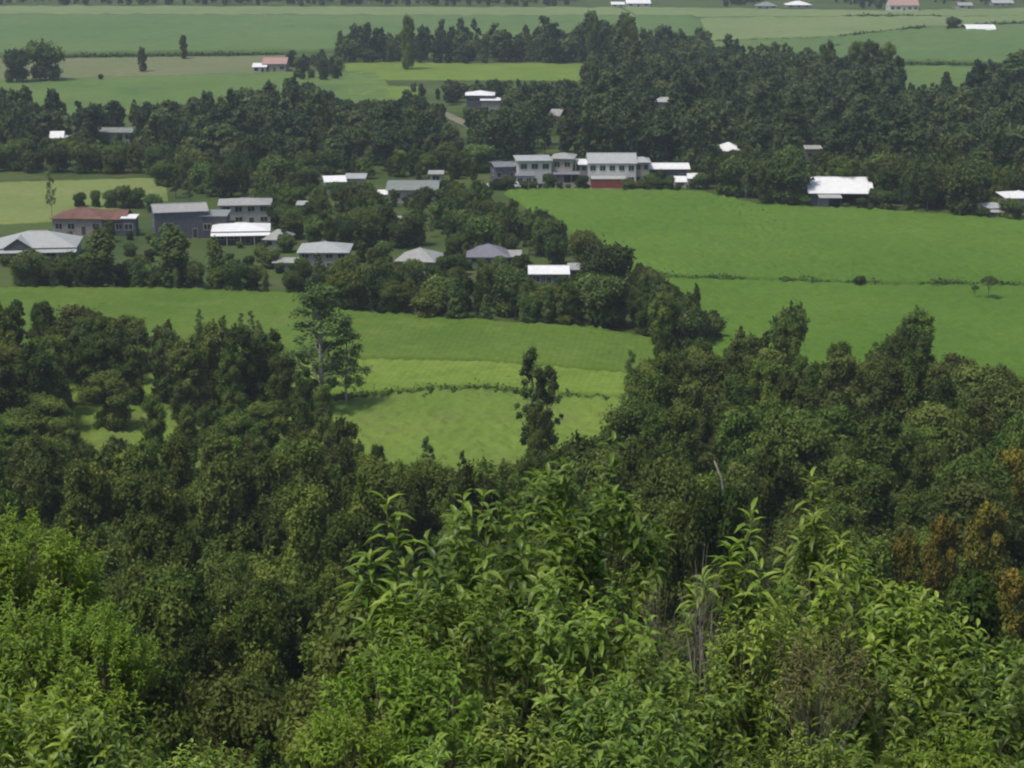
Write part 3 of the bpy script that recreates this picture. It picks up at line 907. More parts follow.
def blocked(px, ptop, pbase, wpx, soft=0.55):
    x0, x1 = px - wpx * soft, px + wpx * soft
    for (a, b, c, d) in CLEAR:
        if x1 > a and x0 < c and ptop < d and pbase > b:
            return True
    for (a, b, c, d, base) in KEEP:
        if pbase > base - 0.5 and x1 > a and x0 < c and ptop + 2 < d and pbase > b:
            return True
        if abs(pbase - base) < 7 and x1 > a + 1 and x0 < c - 1 and pbase <= base - 0.5 and ptop < d and pbase > base - 5:
            return True
    return False

def scatter(poly, spacing, jit=0.42):
    xs = [p[0] for p in poly]; ys = [p[1] for p in poly]
    W = [at(x, y) for x, y in poly]
    x0, x1 = min(p.x for p in W), max(p.x for p in W)
    y0, y1 = min(p.y for p in W), max(p.y for p in W)
    out = []
    ny = int((y1 - y0) / (spacing * 0.87)) + 1
    for j in range(ny + 1):
        nx = int((x1 - x0) / spacing) + 1
        for i in range(nx + 1):
            x = x0 + (i + 0.5 * (j % 2)) * spacing + rnd.uniform(-jit, jit) * spacing
            y = y0 + j * spacing * 0.87 + rnd.uniform(-jit, jit) * spacing
            px, py, D = proj(x, y, 0)
            if inside(poly, px, py):
                out.append((x, y, px, py, D))
    return out

COUNT = {}
def belt(poly, skyline, spacing, hr, styles, name, label_of, group, minfit=0.5):
    """individual trees standing in a belt; no crown rises above the belt's own skyline"""
    for (x, y, px, py, D) in sorted(scatter(poly, spacing), key=lambda q: -q[1]):
        key = rnd.choice(styles)
        h = rnd.uniform(*hr)
        z = float(hill(x, y))
        s = to_height(key, h)
        ptop = proj(x, y, z + h)[1]
        lim = interp(skyline, px) + rnd.choice([-8, -3, 0, 3, 6])
        pb = proj(x, y, z)[1]
        if ptop < lim:
            f = (pb - lim) / max(pb - ptop, 1)
            if f < minfit: continue
            s *= f; h *= f
            ptop = proj(x, y, z + h)[1]
        wpx = PROTO[key][3] * s / D * FPX
        if px + wpx < -8 or px - wpx > 1032: continue
        if blocked(px, ptop, pb, wpx, 0.4): continue
        lab = label_of(px, key)
        nm = {'gum': 'gum_tree', 'col': 'columnar_tree', 'con': 'conifer', 'spr': 'canopy_tree', 'rai': 'leafy_tree'}.get(key[:3], name)
        look = {'gum': 'loose', 'col': 'columnar', 'con': 'conical', 'spr': 'spreading', 'rai': 'upright'}.get(key[:3], 'rounded')
        lab = look + ' ' + lab
        plant(nm, key, (x, y, z - 0.1), s * rnd.uniform(0.8, 1.12), s, None, lab, 'tree', lab if group is None else group)
        COUNT[nm] = COUNT.get(nm, 0) + 1

SHADES = ['round0', 'round1', 'round2', 'round3', 'round_olive', 'gum1', 'gum1', 'gum0', 'rain0', 'rain1', 'rain_olive', 'spread0', 'column', 'conifer']
# row of trees along the far edge of the left cane field
belt([(-20, 276), (20, 291), (200, 293), (300, 300), (345, 317), (480, 326), (590, 334), (690, 348), (715, 338), (640, 304), (600, 290), (520, 296), (440, 288), (350, 285), (300, 278), (250, 283), (190, 280), (120, 276), (60, 271)],
     [(-20, 262), (60, 264), (100, 248), (130, 262), (200, 270), (260, 268), (330, 268), (380, 264), (440, 268), (500, 266), (560, 288), (600, 258), (640, 275), (700, 318)],
     4.6, (5.5, 9.0), SHADES, 'shade_tree',
     lambda px, k: 'dark tree in the row edging the left cane field, ' + ('under the village houses' if px < 300 else 'below the mid village roofs' if px < 530 else 'towards the field corner'), None)
# wood around the village roofs
belt([(262, 202), (330, 192), (380, 202), (450, 194), (500, 194), (520, 215), (560, 245), (600, 264), (560, 268), (510, 264), (455, 268), (445, 248), (390, 249), (350, 252), (295, 242), (265, 224)],
     [(262, 178), (380, 185), (450, 180), (500, 186), (540, 205), (570, 232), (600, 245)],
     5.6, (4.5, 8.0), SHADES, 'shade_tree',
     lambda px, k: 'dark tree in the wood round the village roofs, ' + ('left of the curved roofed house' if px < 385 else 'right of the curved roofed house'), None)
belt([(575, 280), (612, 264), (640, 285), (668, 300), (722, 336), (715, 352), (655, 352), (640, 326), (590, 308)],
     [(575, 262), (600, 250), (612, 247), (628, 276), (640, 270), (655, 274), (680, 296), (700, 305), (720, 322)], 4.2, (6, 10), ['round0', 'round2', 'gum1', 'rain1', 'round_olive'], 'shade_tree',
     lambda px, k: 'dark tree at the tip of the belt between two big cane fields', None)
# trees along the far edge of the big field
belt([(690, 190), (760, 206), (800, 207), (880, 209), (985, 219), (1050, 223), (1050, 200), (985, 192), (880, 187), (800, 182), (700, 174)],
     [(690, 150), (720, 155), (760, 140), (850, 150), (1050, 160)], 6.4, (7, 12), SHADES, 'shade_tree',
     lambda px, k: 'dark tree behind the big cane field, ' + ('left of the open white shed' if px < 805 else 'right of the open white shed'), None)
# dark band behind the pale pasture on the left
belt([(-20, 172), (165, 175), (190, 200), (262, 196), (330, 180), (490, 184), (490, 170), (250, 174), (170, 164), (-20, 160)],
     [(-20, 145), (170, 150), (190, 155), (250, 160), (490, 155)], 6.4, (7, 11), SHADES, 'shade_tree',
     lambda px, k: 'dark tree in the band ' + ('behind the pale pasture' if px < 172 else 'behind the large shed and the village'), None)

# forest on the flat ground at the left, this side of the cane field
LFS = [(-20, 284), (40, 296), (60, 312), (90, 306), (130, 312), (180, 332), (230, 326), (265, 336), (285, 345), (305, 372), (335, 398)]
belt([(-25, 345), (40, 362), (150, 374), (230, 393), (310, 408), (330, 414), (325, 440), (150, 414), (75, 412), (70, 440), (-25, 440)],
     LFS, 6.2, (9, 14), ['rain0', 'rain1', 'rain2', 'rain3', 'rain_olive', 'rain_olive2', 'spread0', 'gum1'], 'shade_tree',
     lambda px, k: ('olive' if 'olive' in k else 'dark green') + ' tree in the flat forest below the left cane field', None)
belt([(140, 440), (330, 440), (330, 470), (300, 480), (-25, 480), (-25, 442), (72, 442)],
     [(-20, 385), (60, 400), (74, 432), (138, 434), (150, 385), (300, 385), (330, 415)], 6.5, (6, 9), ['rain0', 'rain1', 'rain2', 'rain_olive', 'spread1'], 'shade_tree',
     lambda px, k: ('olive' if 'olive' in k else 'dark green') + ' low tree in the forest beside the small clearing', None)

# rainforest on the slope below the viewpoint
SKY_SLOPE = [(-60, 436), (80, 443), (140, 446), (290, 440), (330, 418), (350, 425), (385, 458), (420, 470), (500, 470), (520, 460), (598, 446), (620, 424), (640, 388), (654, 348), (700, 338), (760, 326), (800, 316), (850, 320), (920, 332), (960, 354), (1060, 388)]
GOLD = [(1014, 448, 196, 40), (992, 506, 160, 42), (905, 536, 142, 38), (946, 520, 150, 40), (1022, 572, 132, 45)]
def slope_forest():
    sp = 6.3
    rows = []
    for j in range(40):
        y = 72 + j * sp * 0.87
        if y > 285: break
        half = 0.262 * y + 7
        nx = int(2 * half / sp)
        for i in range(nx + 1):
            rows.append((-half + (i + 0.5 * (j % 2)) * sp + rnd.uniform(-2.7, 2.7), y + rnd.uniform(-2.4, 2.4)))
    n = 0
    for (x, y) in sorted(rows, key=lambda q: -q[1]):
        z = float(hill(x, y))
        near = y < 135
        px, pb, D = proj(x, y, z)
        right = px > 600
        if near:
            key = rnd.choice(['near0', 'near1', 'near2', 'near0', 'near1', 'near_olive'])
        elif right:
            key = rnd.choice(['rain0', 'rain1', 'rain2', 'rain3', 'rain4', 'rain_olive', 'rain_olive', 'rain_olive2', 'lime' if rnd.random() < 0.45 else 'spread1'])
        else:
            key = rnd.choice(['rain0', 'rain1', 'rain2', 'rain3', 'rain4', 'rain_olive', 'rain_olive', 'spread1', 'lime' if rnd.random() < 0.3 else 'rain2'])
        h = rnd.uniform(8.0, 16.5)
        ptop = proj(x, y, z + h)[1]
        lim = interp(SKY_SLOPE, px) + rnd.uniform(-9, 12)
        if ptop < lim:
            f = (pb - lim) / max(pb - ptop, 1)
            if f < 0.5: continue
            h *= f
            ptop = proj(x, y, z + h)[1]
        if any(abs(px - g[0]) < g[3] and g[2] - 34 < y < g[2] + 4 and ptop < g[1] + 62 for g in GOLD): continue
        s = to_height(key, h)
        wpx = PROTO[key][3] * s / D * FPX
        if ptop > 775 or px + wpx < -5 or px - wpx > 1030: continue
        # hidden behind the shrubs at the viewpoint
        if ptop > interp([(0, 545), (150, 720), (330, 730), (370, 690), (420, 650), (520, 690), (640, 720), (700, 700), (960, 720), (1024, 740)], px) + 12: continue
        if blocked(px, ptop, pb, wpx): continue
        look = 'golden olive leaved' if key == 'rust' else 'yellow green' if key == 'lime' else 'olive green' if 'olive' in key else 'deep green'
        where = ('on the right hand wooded rise under the big cane field' if right else 'on the dark slope between leafy shrubs and bright bushy tree' if near else 'on the wooded slope below the left cane fields')
        lab = f'{look} ' + ('spreading tree ' if 'spread' in key or key in ('rain_olive2', 'near_olive', 'lime') else 'upright tree ') + where
        kindname = 'canopy_tree' if 'spread' in key else 'wattle_tree' if key in ('rain_olive', 'rain_olive2', 'near_olive', 'lime') else 'rainforest_tree'
        wk = rnd.uniform(0.62, 0.92) if kindname != 'canopy_tree' else rnd.uniform(0.6, 0.8)
        plant(kindname, key, (x, y, z - 0.2), s * wk, s, None, lab, 'tree', lab)
        COUNT[kindname] = COUNT.get(kindname, 0) + 1
slope_forest()

def slope_tree(nm, key, px, ptop, y, wk, label):
    v = (ptop - 384) / FPX
    ztop = CAM_H - y * (SP + v * CP) / (CP - v * SP)
    x = (px - 512) / FPX * proj(0, y, ztop)[2]
    z = float(hill(x, y))
    s = to_height(key, ztop - z)
    plant(nm, key, (x, y, z - 0.2), wk, s, None, label, 'tree')
slope_tree('golden_tree', 'rust', 1014, 448, 196, 0.85, 'tall golden orange tree, highest of the golden crowns at the right edge')
slope_tree('golden_tree', 'rust', 992, 506, 160, 0.70, 'golden olive tree just below the tall golden orange one')
slope_tree('golden_tree', 'rust', 905, 536, 142, 0.55, 'golden brown tree left of the others, above the right shrub shoulder')
slope_tree('golden_tree', 'rust', 946, 520, 150, 0.55, 'golden brown tree between the left golden one and the right edge')
slope_tree('golden_tree', 'rust', 1022, 572, 132, 0.65, 'low golden tree at the right edge under the other golden crowns')
slope_tree('rainforest_tree', 'rain1', 724, 489, 128, 0.75, 'rounded green tree standing in front of the pale dead trunk')
slope_tree('rainforest_tree', 'rain3', 690, 505, 126, 0.7, 'green tree left of the one before the pale dead trunk')

# single trees the photograph shows standing out: (name, proto, px, py_base, py_top, width factor, label)
SINGLE = [
    ('gum_tree', 'gum0', 322, 412, 286, 1.75, 'tall airy gum tree with white trunk before the left cane field'),
    ('gum_tree', 'gum0', 347, 408, 316, 1.15, 'smaller loose gum crown leaning right of the tall airy gum'),
    ('slim_tree', 'gum1', 531, 472, 348, 0.75, 'slim dark tree with a tufted top rising before the ditch'),
    ('slim_tree', 'gum1', 549, 474, 366, 0.75, 'slightly shorter slim dark tree beside the tufted one'),
    ('slim_tree', 'rain0', 537, 482, 402, 0.62, 'bushy dark tree at the foot of the two slim trees'),
    ('slim_tree', 'gum0', 630, 428, 350, 0.6, 'faint thin tree at the right end of the lighter green cane strip'),
    ('columnar_tree', 'column', 217, 290, 238, 1.3, 'dark columnar tree standing before the white roofed house'),
    ('columnar_tree', 'column', 103, 290, 228, 1.7, 'dark bushy columnar tree before the red roofed house'),
    ('columnar_tree', 'column', 176, 288, 226, 1.9, 'broad dark columnar tree before the large shed'),
    ('columnar_tree', 'column', 696, 330, 284, 0.7, 'thin dark spire tree at the left end of the straight ditch'),
    ('clearing_tree', 'lime', 110, 432, 372, 1.0, 'yellow green tree standing alone in the small clearing'),
    ('round_tree', 'round0', 80, 207.5, 192.5, 1.0, 'leftmost of the little round trees behind the red roof'),
    ('round_tree', 'round1', 96, 207.5, 190.5, 0.75, 'narrower round tree, second behind the red roof from the left'),
    ('round_tree', 'round2', 111, 208, 190, 1.0, 'third little round tree behind the red roof'),
    ('round_tree', 'round1', 124, 208, 186, 1.1, 'tallest of the little round trees behind the red roof'),
    ('round_tree', 'round0', 137, 208, 188, 1.0, 'last round tree of the row, near the large shed'),
    ('round_tree', 'round2', 154, 212, 194, 1.2, 'dark round tree pressed against the large shed'),
    ('thin_tree', 'gum0', 52, 217, 165, 0.55, 'bare thin tree with a pale trunk left of the red roofed house'),
    ('bush', 'round1', 860, 290, 276, 1.1, 'dark bush alone on the straight ditch'),
    ('field_tree', 'umbrella', 988, 304, 276, 0.75, 'flat topped tree standing in the cane on the right'),
    ('field_tree', 'umbrella', 974, 303, 285, 0.6, 'small tree close left of the flat topped field tree'),
    ('paddock_tree', 'round1', 17, 83, 50, 1.0, 'dark tree on the fallow strip near the left picture edge'),
    ('paddock_tree', 'round0', 46, 81, 42, 1.1, 'bigger dark tree right of the one on the fallow strip'),
    ('paddock_tree', 'rain_olive', 143, 72, 47, 0.9, 'brownish thin crowned tree on the fallow strip'),
    ('paddock_tree', 'rain1', 184, 59, 35, 0.75, 'narrow dark tree on the line between cane and fallow'),
    ('paddock_bush', 'round2', 101, 80, 74, 1.0, 'tiny dark bush on the green pasture'),
    ('paddock_bush', 'round0', 953, 31, 17, 1.3, 'round dark bush left of the white domed shed'),
    ('clump_tree', 'rain1', 857, 96, 42, 0.9, 'left trunk of the tall dark clump above the far woods'),
    ('clump_tree', 'rain2', 872, 97, 42, 1.0, 'middle crown of the tall dark clump above the far woods'),
    ('clump_tree', 'rain3', 887, 97, 44, 0.75, 'right crown of the tall dark clump above the far woods'),
    ('clump_tree', 'rain0', 826, 94, 42, 0.9, 'tall dark tree just left of the tall dark clump'),
    ('conifer', 'conifer', 1012, 112, 54, 1.6, 'big dark conifer at the right picture edge'),
    ('conifer', 'conifer', 985, 112, 72, 1.3, 'dark conifer left of the big one at the right edge'),
    ('conifer', 'conifer', 945, 104, 72, 1.2, 'lower dark conifer before the light far pasture'),
    ('belt_tree', 'rain2', 592, 70, 14, 0.55, 'tallest slender tree in the far belt'),
    ('belt_tree', 'rain1', 627, 70, 18, 0.9, 'tall bushy tree in the far belt right of the slender one'),
    ('belt_tree', 'rain3', 408, 70, 16, 0.6, 'tall thin tree near the left end of the far belt'),
    ('belt_tree', 'gum1', 286, 108, 78, 0.5, 'thin pole like tree at the edge of the green pasture'),
    ('belt_tree', 'gum1', 295, 108, 72, 0.5, 'second thin pole like tree, right of the first, by the green pasture'),
    ('belt_tree', 'round1', 608, 308, 246, 1.0, 'tall dark tree at the corner of the big cane field'),
    ('belt_tree', 'rain_olive', 640, 322, 272, 1.1, 'brownish crowned tree where the two big cane fields meet'),
    ('rise_tree', 'rain1', 662, 408, 330, 0.75, 'dark upright tree at the left end of the right hand rise'),
    ('rise_tree', 'round0', 787, 384, 306, 0.5, 'small dark crown poking above the right hand rise'),
    ('rise_tree', 'rain2', 912, 392, 312, 1.2, 'broad dark crown topping the right hand rise'),
    ('clearing_bush', 'gum1', 427, 492, 436, 0.8, 'small upright dark bush at the near edge of the grassy field'),
    ('clearing_bush', 'gum1', 463, 496, 450, 0.7, 'smaller dark bush right of the upright one by the grassy field'),
]
for (nm, key, px, pb, pt, wf, lab) in SINGLE:
    p = at(px, pb)
    z = float(hill(p.x, p.y))
    D = proj(p.x, p.y, z)[2]
    # height that brings the top to the given row
    v = (pt - 384) / FPX
    ztop = CAM_H - p.y * (SP + v * CP) / (CP - v * SP)
    h = max(ztop - z, 1.0)
    s = to_height(key, h)
    wk = min(s * wf, s * 3)
    plant(nm, key, (p.x, p.y, z - 0.1), wk, s, None, lab, 'bush' if 'bush' in nm else 'tree')

# garden shrubs round the buildings
GARDEN = [(362, 262, 5), (372, 268, 4.6), (384, 264, 5.2), (388, 276, 4.4), (450, 268, 5), (458, 275, 4.5), (456, 258, 5.4), (514, 281, 4.3), (522, 275, 4.6), (506, 252, 4.6), (400, 177, 8), (415, 175, 8), (455, 179, 7), (465, 176, 8),
          (474, 181, 6), (480, 172, 8), (370, 174, 8), (310, 188, 6), (300, 194, 6), (306, 182, 7), (290, 197, 7), (446, 170, 8), (282, 206, 6), (286, 226, 5), (296, 230, 6), (300, 236, 5), (356, 252, 5), (284, 246, 5), (270, 268, 4.4), (256, 286, 4.6), (150, 286, 4.6), (134, 286, 5.6), (84, 284, 5), (64, 287, 6), (44, 282, 4.6), 
          (14, 170, 8), (30, 173, 7), (44, 168, 8), (58, 172, 8), (70, 166, 8), (84, 173, 8), (97, 168, 7), (110, 174, 8), (122, 168, 8), (136, 173, 9), (148, 168, 8), (160, 176, 9), (64, 160, 7), (90, 158, 7), (116, 158, 7), (76, 152, 6), (30, 152, 7), (165, 186, 7), (176, 198, 8), (190, 203, 7),
          (150, 262, 3.0), (160, 255, 4.0), (130, 256, 3.0), (92, 256, 3.5), (40, 270, 3.5), (230, 262, 2.0), (250, 270, 3.2), (262, 262, 3.6), (285, 252, 4.2), (498, 190, 3.2), (508, 190, 4.0), (533, 190, 2.6), (549, 190, 4.6), (568, 190, 1.8), (583, 190.5, 4.2), (628, 190.5, 3.4), (638, 191, 2.6), (655, 190, 3.8),
          (6, 266, 2.6), (30, 268, 4.2), (58, 266, 2.0), (86, 262, 2.2), (70, 240, 2.2), (98, 240, 2.6), (110, 242, 5.0), (130, 240, 2.2), (152, 243, 2.5), (170, 244, 4.5), (183, 244, 2.2),
          (212, 247, 2.0), (240, 248, 1.6), (262, 252, 2.4), (280, 273, 2.4), (292, 272, 2.0), (302, 274, 3.6), (318, 275, 5.0), (334, 275, 2.4), (350, 273, 4.0), (398, 278, 3.5), (414, 279, 4.2),
          (432, 278, 3.0), (446, 276, 4.4), (468, 270, 2.4), (482, 271, 2.8), (500, 270, 3.2), (516, 268, 2.2), (530, 290, 2.2), (546, 291, 2.0), (562, 290, 3.0), (580, 286, 2.4),
          (322, 197, 3.4), (336, 198, 4.4), (352, 196, 4.0), (366, 194, 3.6), (380, 206, 3.2), (394, 207, 4.8), (408, 207, 3.4), (424, 207, 5.2), (440, 205, 4.2), (300, 217, 3.0), (310, 216, 3.4),
          (398, 231, 3.4), (408, 230, 3.0), (492, 189, 2.2), (505, 188.5, 1.6), (524, 189, 2.4), (540, 189, 1.6), (560, 189, 2.0), (578, 189.5, 2.6), (588, 190, 1.6), (632, 190, 2.4), (642, 189.5, 3.0),
          (651, 188, 4.2), (660, 188, 4.8), (669, 189, 3.6), (678, 190.5, 1.8), (692, 189, 2.2), (702, 189, 4.5), (796, 206, 4.2), (804, 207, 3.2), (846, 209, 1.6), (862, 209, 3.0), (876, 209, 5.4),
          (884, 210, 5.0), (720, 163, 4.5), (734, 163, 4.0), (745, 161, 6), (468, 119, 4.5), (478, 120, 4.0), (488, 120, 3.2), (503, 119, 4.5), (550, 128, 5), (562, 127, 4.0), (655, 116, 5.5), (668, 115, 5),
          (46, 148, 3.5), (58, 149, 3.5), (70, 148, 3.4), (104, 145, 3.4), (120, 146, 4.4), (134, 145, 4), (984, 220, 3.2), (1008, 219, 5.2), (1018, 217, 4.6), (218, 229, 3.6), (232, 229, 2.2)]
for (px, pb, h) in GARDEN:
    key = rnd.choice(['round0', 'round1', 'round2', 'round3', 'round_olive'])
    p = at(px, pb)
    s_ = to_height(key, h * 0.9)
    side = 'left village houses' if px < 296 and pb > 200 else 'far left roofs' if px < 150 else 'mid village roofs' if px < 480 and pb > 190 or pb > 255 else 'house complex' if px < 710 and pb > 180 else 'big open shed and right cottages' if pb > 195 else 'lone houses in the far woods'
    tall = h > 4.25
    if tall: key = rnd.choice(['round0', 'round1', 'round3', 'rain0', 'rain3', 'rain_olive', 'gum1', 'spread0'])
    s_ = to_height(key, h * 0.9)
    lab = f'dark leafy tree filling the gaps beside the {side}' if tall else f'dark green garden shrub growing against the {side}'
    plant('garden_tree' if tall else 'garden_shrub', key, (p.x, p.y, -0.1), s_ * rnd.uniform(0.95, 1.35), s_, None, lab, 'tree' if tall else 'shrub', lab)

# pale saplings in the dry grass before the left cane field
for i in range(9):
    px, pb = rnd.uniform(165, 275), rnd.uniform(338, 352)
    p = at(px, pb)
    plant('sapling', 'gum0', (p.x, p.y, 0), 0.30, rnd.uniform(0.20, 0.36), None, 'thin pale sapling in the dry grass before the left cane field', 'sapling', 'saplings in the dry grass')

# ------------------------------------------------------------------ far woods: too many to count, one mass
def far_woods():
    lows = [(crown(st, sd_, 0.48, 7.0)) for st, sd_ in (('rain', 201), ('spread', 202), ('round', 203), ('gum', 204), ('conifer', 205), ('gum', 206), ('rain', 207))]
    polys = [
        ([(-20, 162), (170, 166), (250, 174), (490, 168), (500, 125), (400, 108), (270, 118), (130, 124), (-20, 124)],
         [(-20, 92), (25, 88), (40, 108), (75, 112), (100, 100), (140, 98), (175, 92), (210, 100), (285, 90), (330, 88), (400, 96), (420, 105), (500, 120)], 6.2, (7, 13)),
        ([(490, 160), (500, 125), (470, 112), (400, 94), (440, 86), (600, 84), (700, 70), (850, 84), (900, 100), (960, 100), (990, 96), (1050, 96), (1050, 200), (985, 192), (880, 187), (800, 182), (700, 177), (660, 166), (560, 160), (495, 166)],
         [(380, 75), (500, 85), (580, 72), (610, 40), (700, 42), (760, 46), (830, 52), (895, 62), (915, 84), (975, 82), (1000, 62), (1050, 60)], 6.4, (8, 15)),
        ([(280, 80), (365, 82), (365, 66), (290, 64)], [(280, 50), (340, 48), (365, 50)], 8, (6, 9)),
        ([(340, 63), (705, 66), (705, 56), (340, 56)], [(340, 40), (400, 25), (430, 30), (470, 22), (510, 32), (560, 20), (600, 18), (640, 24), (705, 30)], 7.5, (9, 17)),
        ([(-60, 5.5), (300, 6), (560, 7), (600, -4), (-60, -4)], [(-60, -9), (600, -9)], 11, (8, 13)),
        ([(720, 7), (765, 8), (765, -4), (720, -4)], [(600, -9), (1100, -9)], 11, (6, 10)),
        ([(835, 8), (888, 9), (888, -3), (835, -3)], [(600, -9), (1100, -9)], 11, (6, 10)),
        ([(930, 5), (1060, 5), (1060, -4), (930, -4)], [(600, -9), (1100, -9)], 12, (6, 10)),
    ]
    VV, FF, TT, off = [], [], [], 0
    n = 0
    for poly, skyl, sp, hr in polys:
        for (x, y, px, py, D) in scatter(poly, sp):
            k = rnd.choices(range(7), [4, 3, 3, 4, 1, 3, 4])[0]
            V, F, T, lobes, Ht = lows[k]
            h = rnd.uniform(*hr) * (0.65 if k == 2 else 1.15 if k in (3, 5) else 1.0)
            pt = proj(x, y, h)[1]
            lim = interp(skyl, px) + rnd.choice([-10, -4, 0, 4, 8])
            if rnd.random() < 0.10:
                h *= 1.35; k = rnd.choice((3, 5, 6)); V, F, T, lobes, Ht = lows[k]; lim -= 14; pt = proj(x, y, h)[1]
            if pt < lim:
                f = (py - lim) / max(py - pt, 1)
                if f < 0.4: continue
                h *= f; pt = proj(x, y, h)[1]
            s = h / V[:, 2].max()
            wpx = 3.8 * s / D * FPX
            if px + wpx < -20 or px - wpx > 1045: continue
            if blocked(px, pt, py, wpx, 0.5): continue
            a = rnd.random() * 6.28
            ca, sa = math.cos(a), math.sin(a)
            wd = s * rnd.uniform(0.75, 1.25)
            Q = np.stack([(V[:, 0] * ca - V[:, 1] * sa) * wd + x, (V[:, 0] * sa + V[:, 1] * ca) * wd + y, V[:, 2] * s], -1)
            VV.append(Q); FF.append(F + off)
            TT.append(np.clip(T * 0.6 + rnd.uniform(-0.3, 0.6), 0, 1))
            off += len(Q); n += 1
            # trunk: a slim tapered prism
            r0 = 0.16 * s
            tv = np.array([(r0, 0, -0.2), (0, r0, -0.2), (-r0, 0, -0.2), (0, -r0, -0.2), (r0 * .4, 0, h * .7), (0, r0 * .4, h * .7), (-r0 * .4, 0, h * .7), (0, -r0 * .4, h * .7)]) + np.array([x, y, 0])
            VV.append(tv); TT.append(np.zeros(8))
            FF.append(np.array([(0, 1, 5, 4), (1, 2, 6, 5), (2, 3, 7, 6), (3, 0, 4, 7)]) + off)
            off += 8
    me = np_mesh('far_woods', np.concatenate(VV), np.concatenate(FF), FARLEAF, np.concatenate(TT))
    tag(link('far_woods', me), 'mass of dark trees covering the plain between the far fields', 'woods', kind='stuff')
    COUNT['far_woods'] = n
FARLEAF = leaf_mat('far_leaf', (0.018, 0.044, 0.018), (0.112, 0.145, 0.046), vary=0.0, hue=0.0, trans=0.2)
far_woods()

# ragged weeds along ditches, field edges and hedge lines
def ditch_weeds():
    lines = [(shift([q for q in DITCH if q[0] >= 300], 0), 0.5, 1.7, 3.4), (F2D, 0.6, 2.1, 7.0),
             ([(60, 57.5), (285, 54.7)], 1.2, 2.0, 1.5), ([(840, 38.5), (895, 33), (925, 28.5)], 1.5, 2.2, 1.4), ([(968, 26.6), (1050, 22.8)], 1.5, 2.0, 1.3),
             ([(895, 65), (1010, 66)], 1.2, 2.0, 1.4), ([(840, 17.2), (940, 16.8)], 1.5, 1.8, 1.2), ([(690, 44.5), (840, 39)], 1.3, 1.8, 1.2)]
    r = np.random.default_rng(5)
    VV, FF, TT, off = [], [], [], 0
    for pl, size, hh, dens in lines:
        _, Ln = resample(pl, 2)
        n = int(Ln * dens)

        P, _ = resample(pl, n)
        patch = 0.55 + 0.45 * np.sin(np.arange(n) * 0.05) * np.sin(np.arange(n) * 0.017 + 2) + 0.35 * r.random(n)
        for (x, y), q in zip(P, patch):
            c = np.array([x + r.normal(0, 0.3), y + r.normal(0, 1.0), 0])
            rr = hh * q * (0.5 + 0.6 * r.random())
            m = 14
            d = sph(m, r); d[:, 2] = np.abs(d[:, 2])
            Pp = c + d * np.array([rr, rr, rr * 1.2]) * r.random((m, 1)) ** 0.5
            N = d + r.normal(0, 0.4, (m, 3)); N /= np.linalg.norm(N, axis=1)[:, None]
            V, F, T = leaves_at(Pp, N, size * 0.5, r, 0.35)
            VV.append(V); FF.append(F + off); TT.append(T); off += len(V)
    me = np_mesh('ditch_weeds', np.concatenate(VV), np.concatenate(FF), M['shade'], np.concatenate(TT))
    tag(link('ditch_weeds', me), 'dark ragged weeds growing along the ditches between the fields', 'weeds', kind='stuff')
ditch_weeds()

# pale dead branch standing in the forest
def dead_tree():
    p = at(722, 560)
    y = 150.0
    k = (722 - 512) / FPX
    x = k * 157
    z = float(hill(x, y))
    v = (461 - 384) / FPX
    ztop = CAM_H - y * (SP + v * CP) / (CP - v * SP)
    root = empty('dead_tree', (x, y, z))  # stands among the crowns
    tag(root, 'pale bare dead trunk curving up out of the forest', 'dead tree')
    h = ztop - z
    b = MB(); b.tube([(0.3, 0, -0.3), (0.4, 0, h * 0.5), (0.35, 0, h * 0.78), (-0.1, 0, h * 0.93), (-0.7, 0, h)], [0.2, 0.15, 0.11, 0.08, 0.04], 7)
    b.build('trunk', M['pale_bark'], root, True)
    b = MB(); b.tube([(0.38, 0, h * 0.70), (0.9, 0.2, h * 0.80), (1.1, 0.2, h * 0.88)], [0.06, 0.04, 0.02], 5)
    b.build('branch', M['pale_bark'], root, True)
dead_tree()

# ------------------------------------------------------------------ shrubs at the viewpoint: real stems and real leaves
def leaf_blades(P, D, U, L, Wd, r, tint):
    """leaf from point P along direction D, up side U, droops towards the tip; 8 triangles"""
    n = len(P)
    S_ = np.cross(D, U); S_ /= np.linalg.norm(S_, axis=1)[:, None] + 1e-9
    U = np.cross(S_, D)
    L = L[:, None]; Wd = Wd[:, None]
    dr = (0.12 + 0.55 * r.random(n))[:, None]
    c1 = P + D * L * 0.35 + U * L * 0.03
    c2 = P + D * L * 0.70 - U * L * dr * 0.35
    c3 = P + D * L * 0.97 - U * L * dr
    e = U * Wd * 0.30
    V = np.stack([P, c1 - S_ * Wd * .5 + e, c1, c1 + S_ * Wd * .5 + e, c2 - S_ * Wd * .42 + e, c2, c2 + S_ * Wd * .42 + e, c3], 1).reshape(-1, 3)
    base = np.array([(0, 2, 1), (0, 3, 2), (1, 2, 5), (1, 5, 4), (2, 3, 6), (2, 6, 5), (4, 5, 7), (5, 6, 7)])
    F = (base[None] + (np.arange(n) * 8)[:, None, None]).reshape(-1, 3)
    T = np.repeat(np.clip(tint, 0, 1), 8)
    return V, F, T

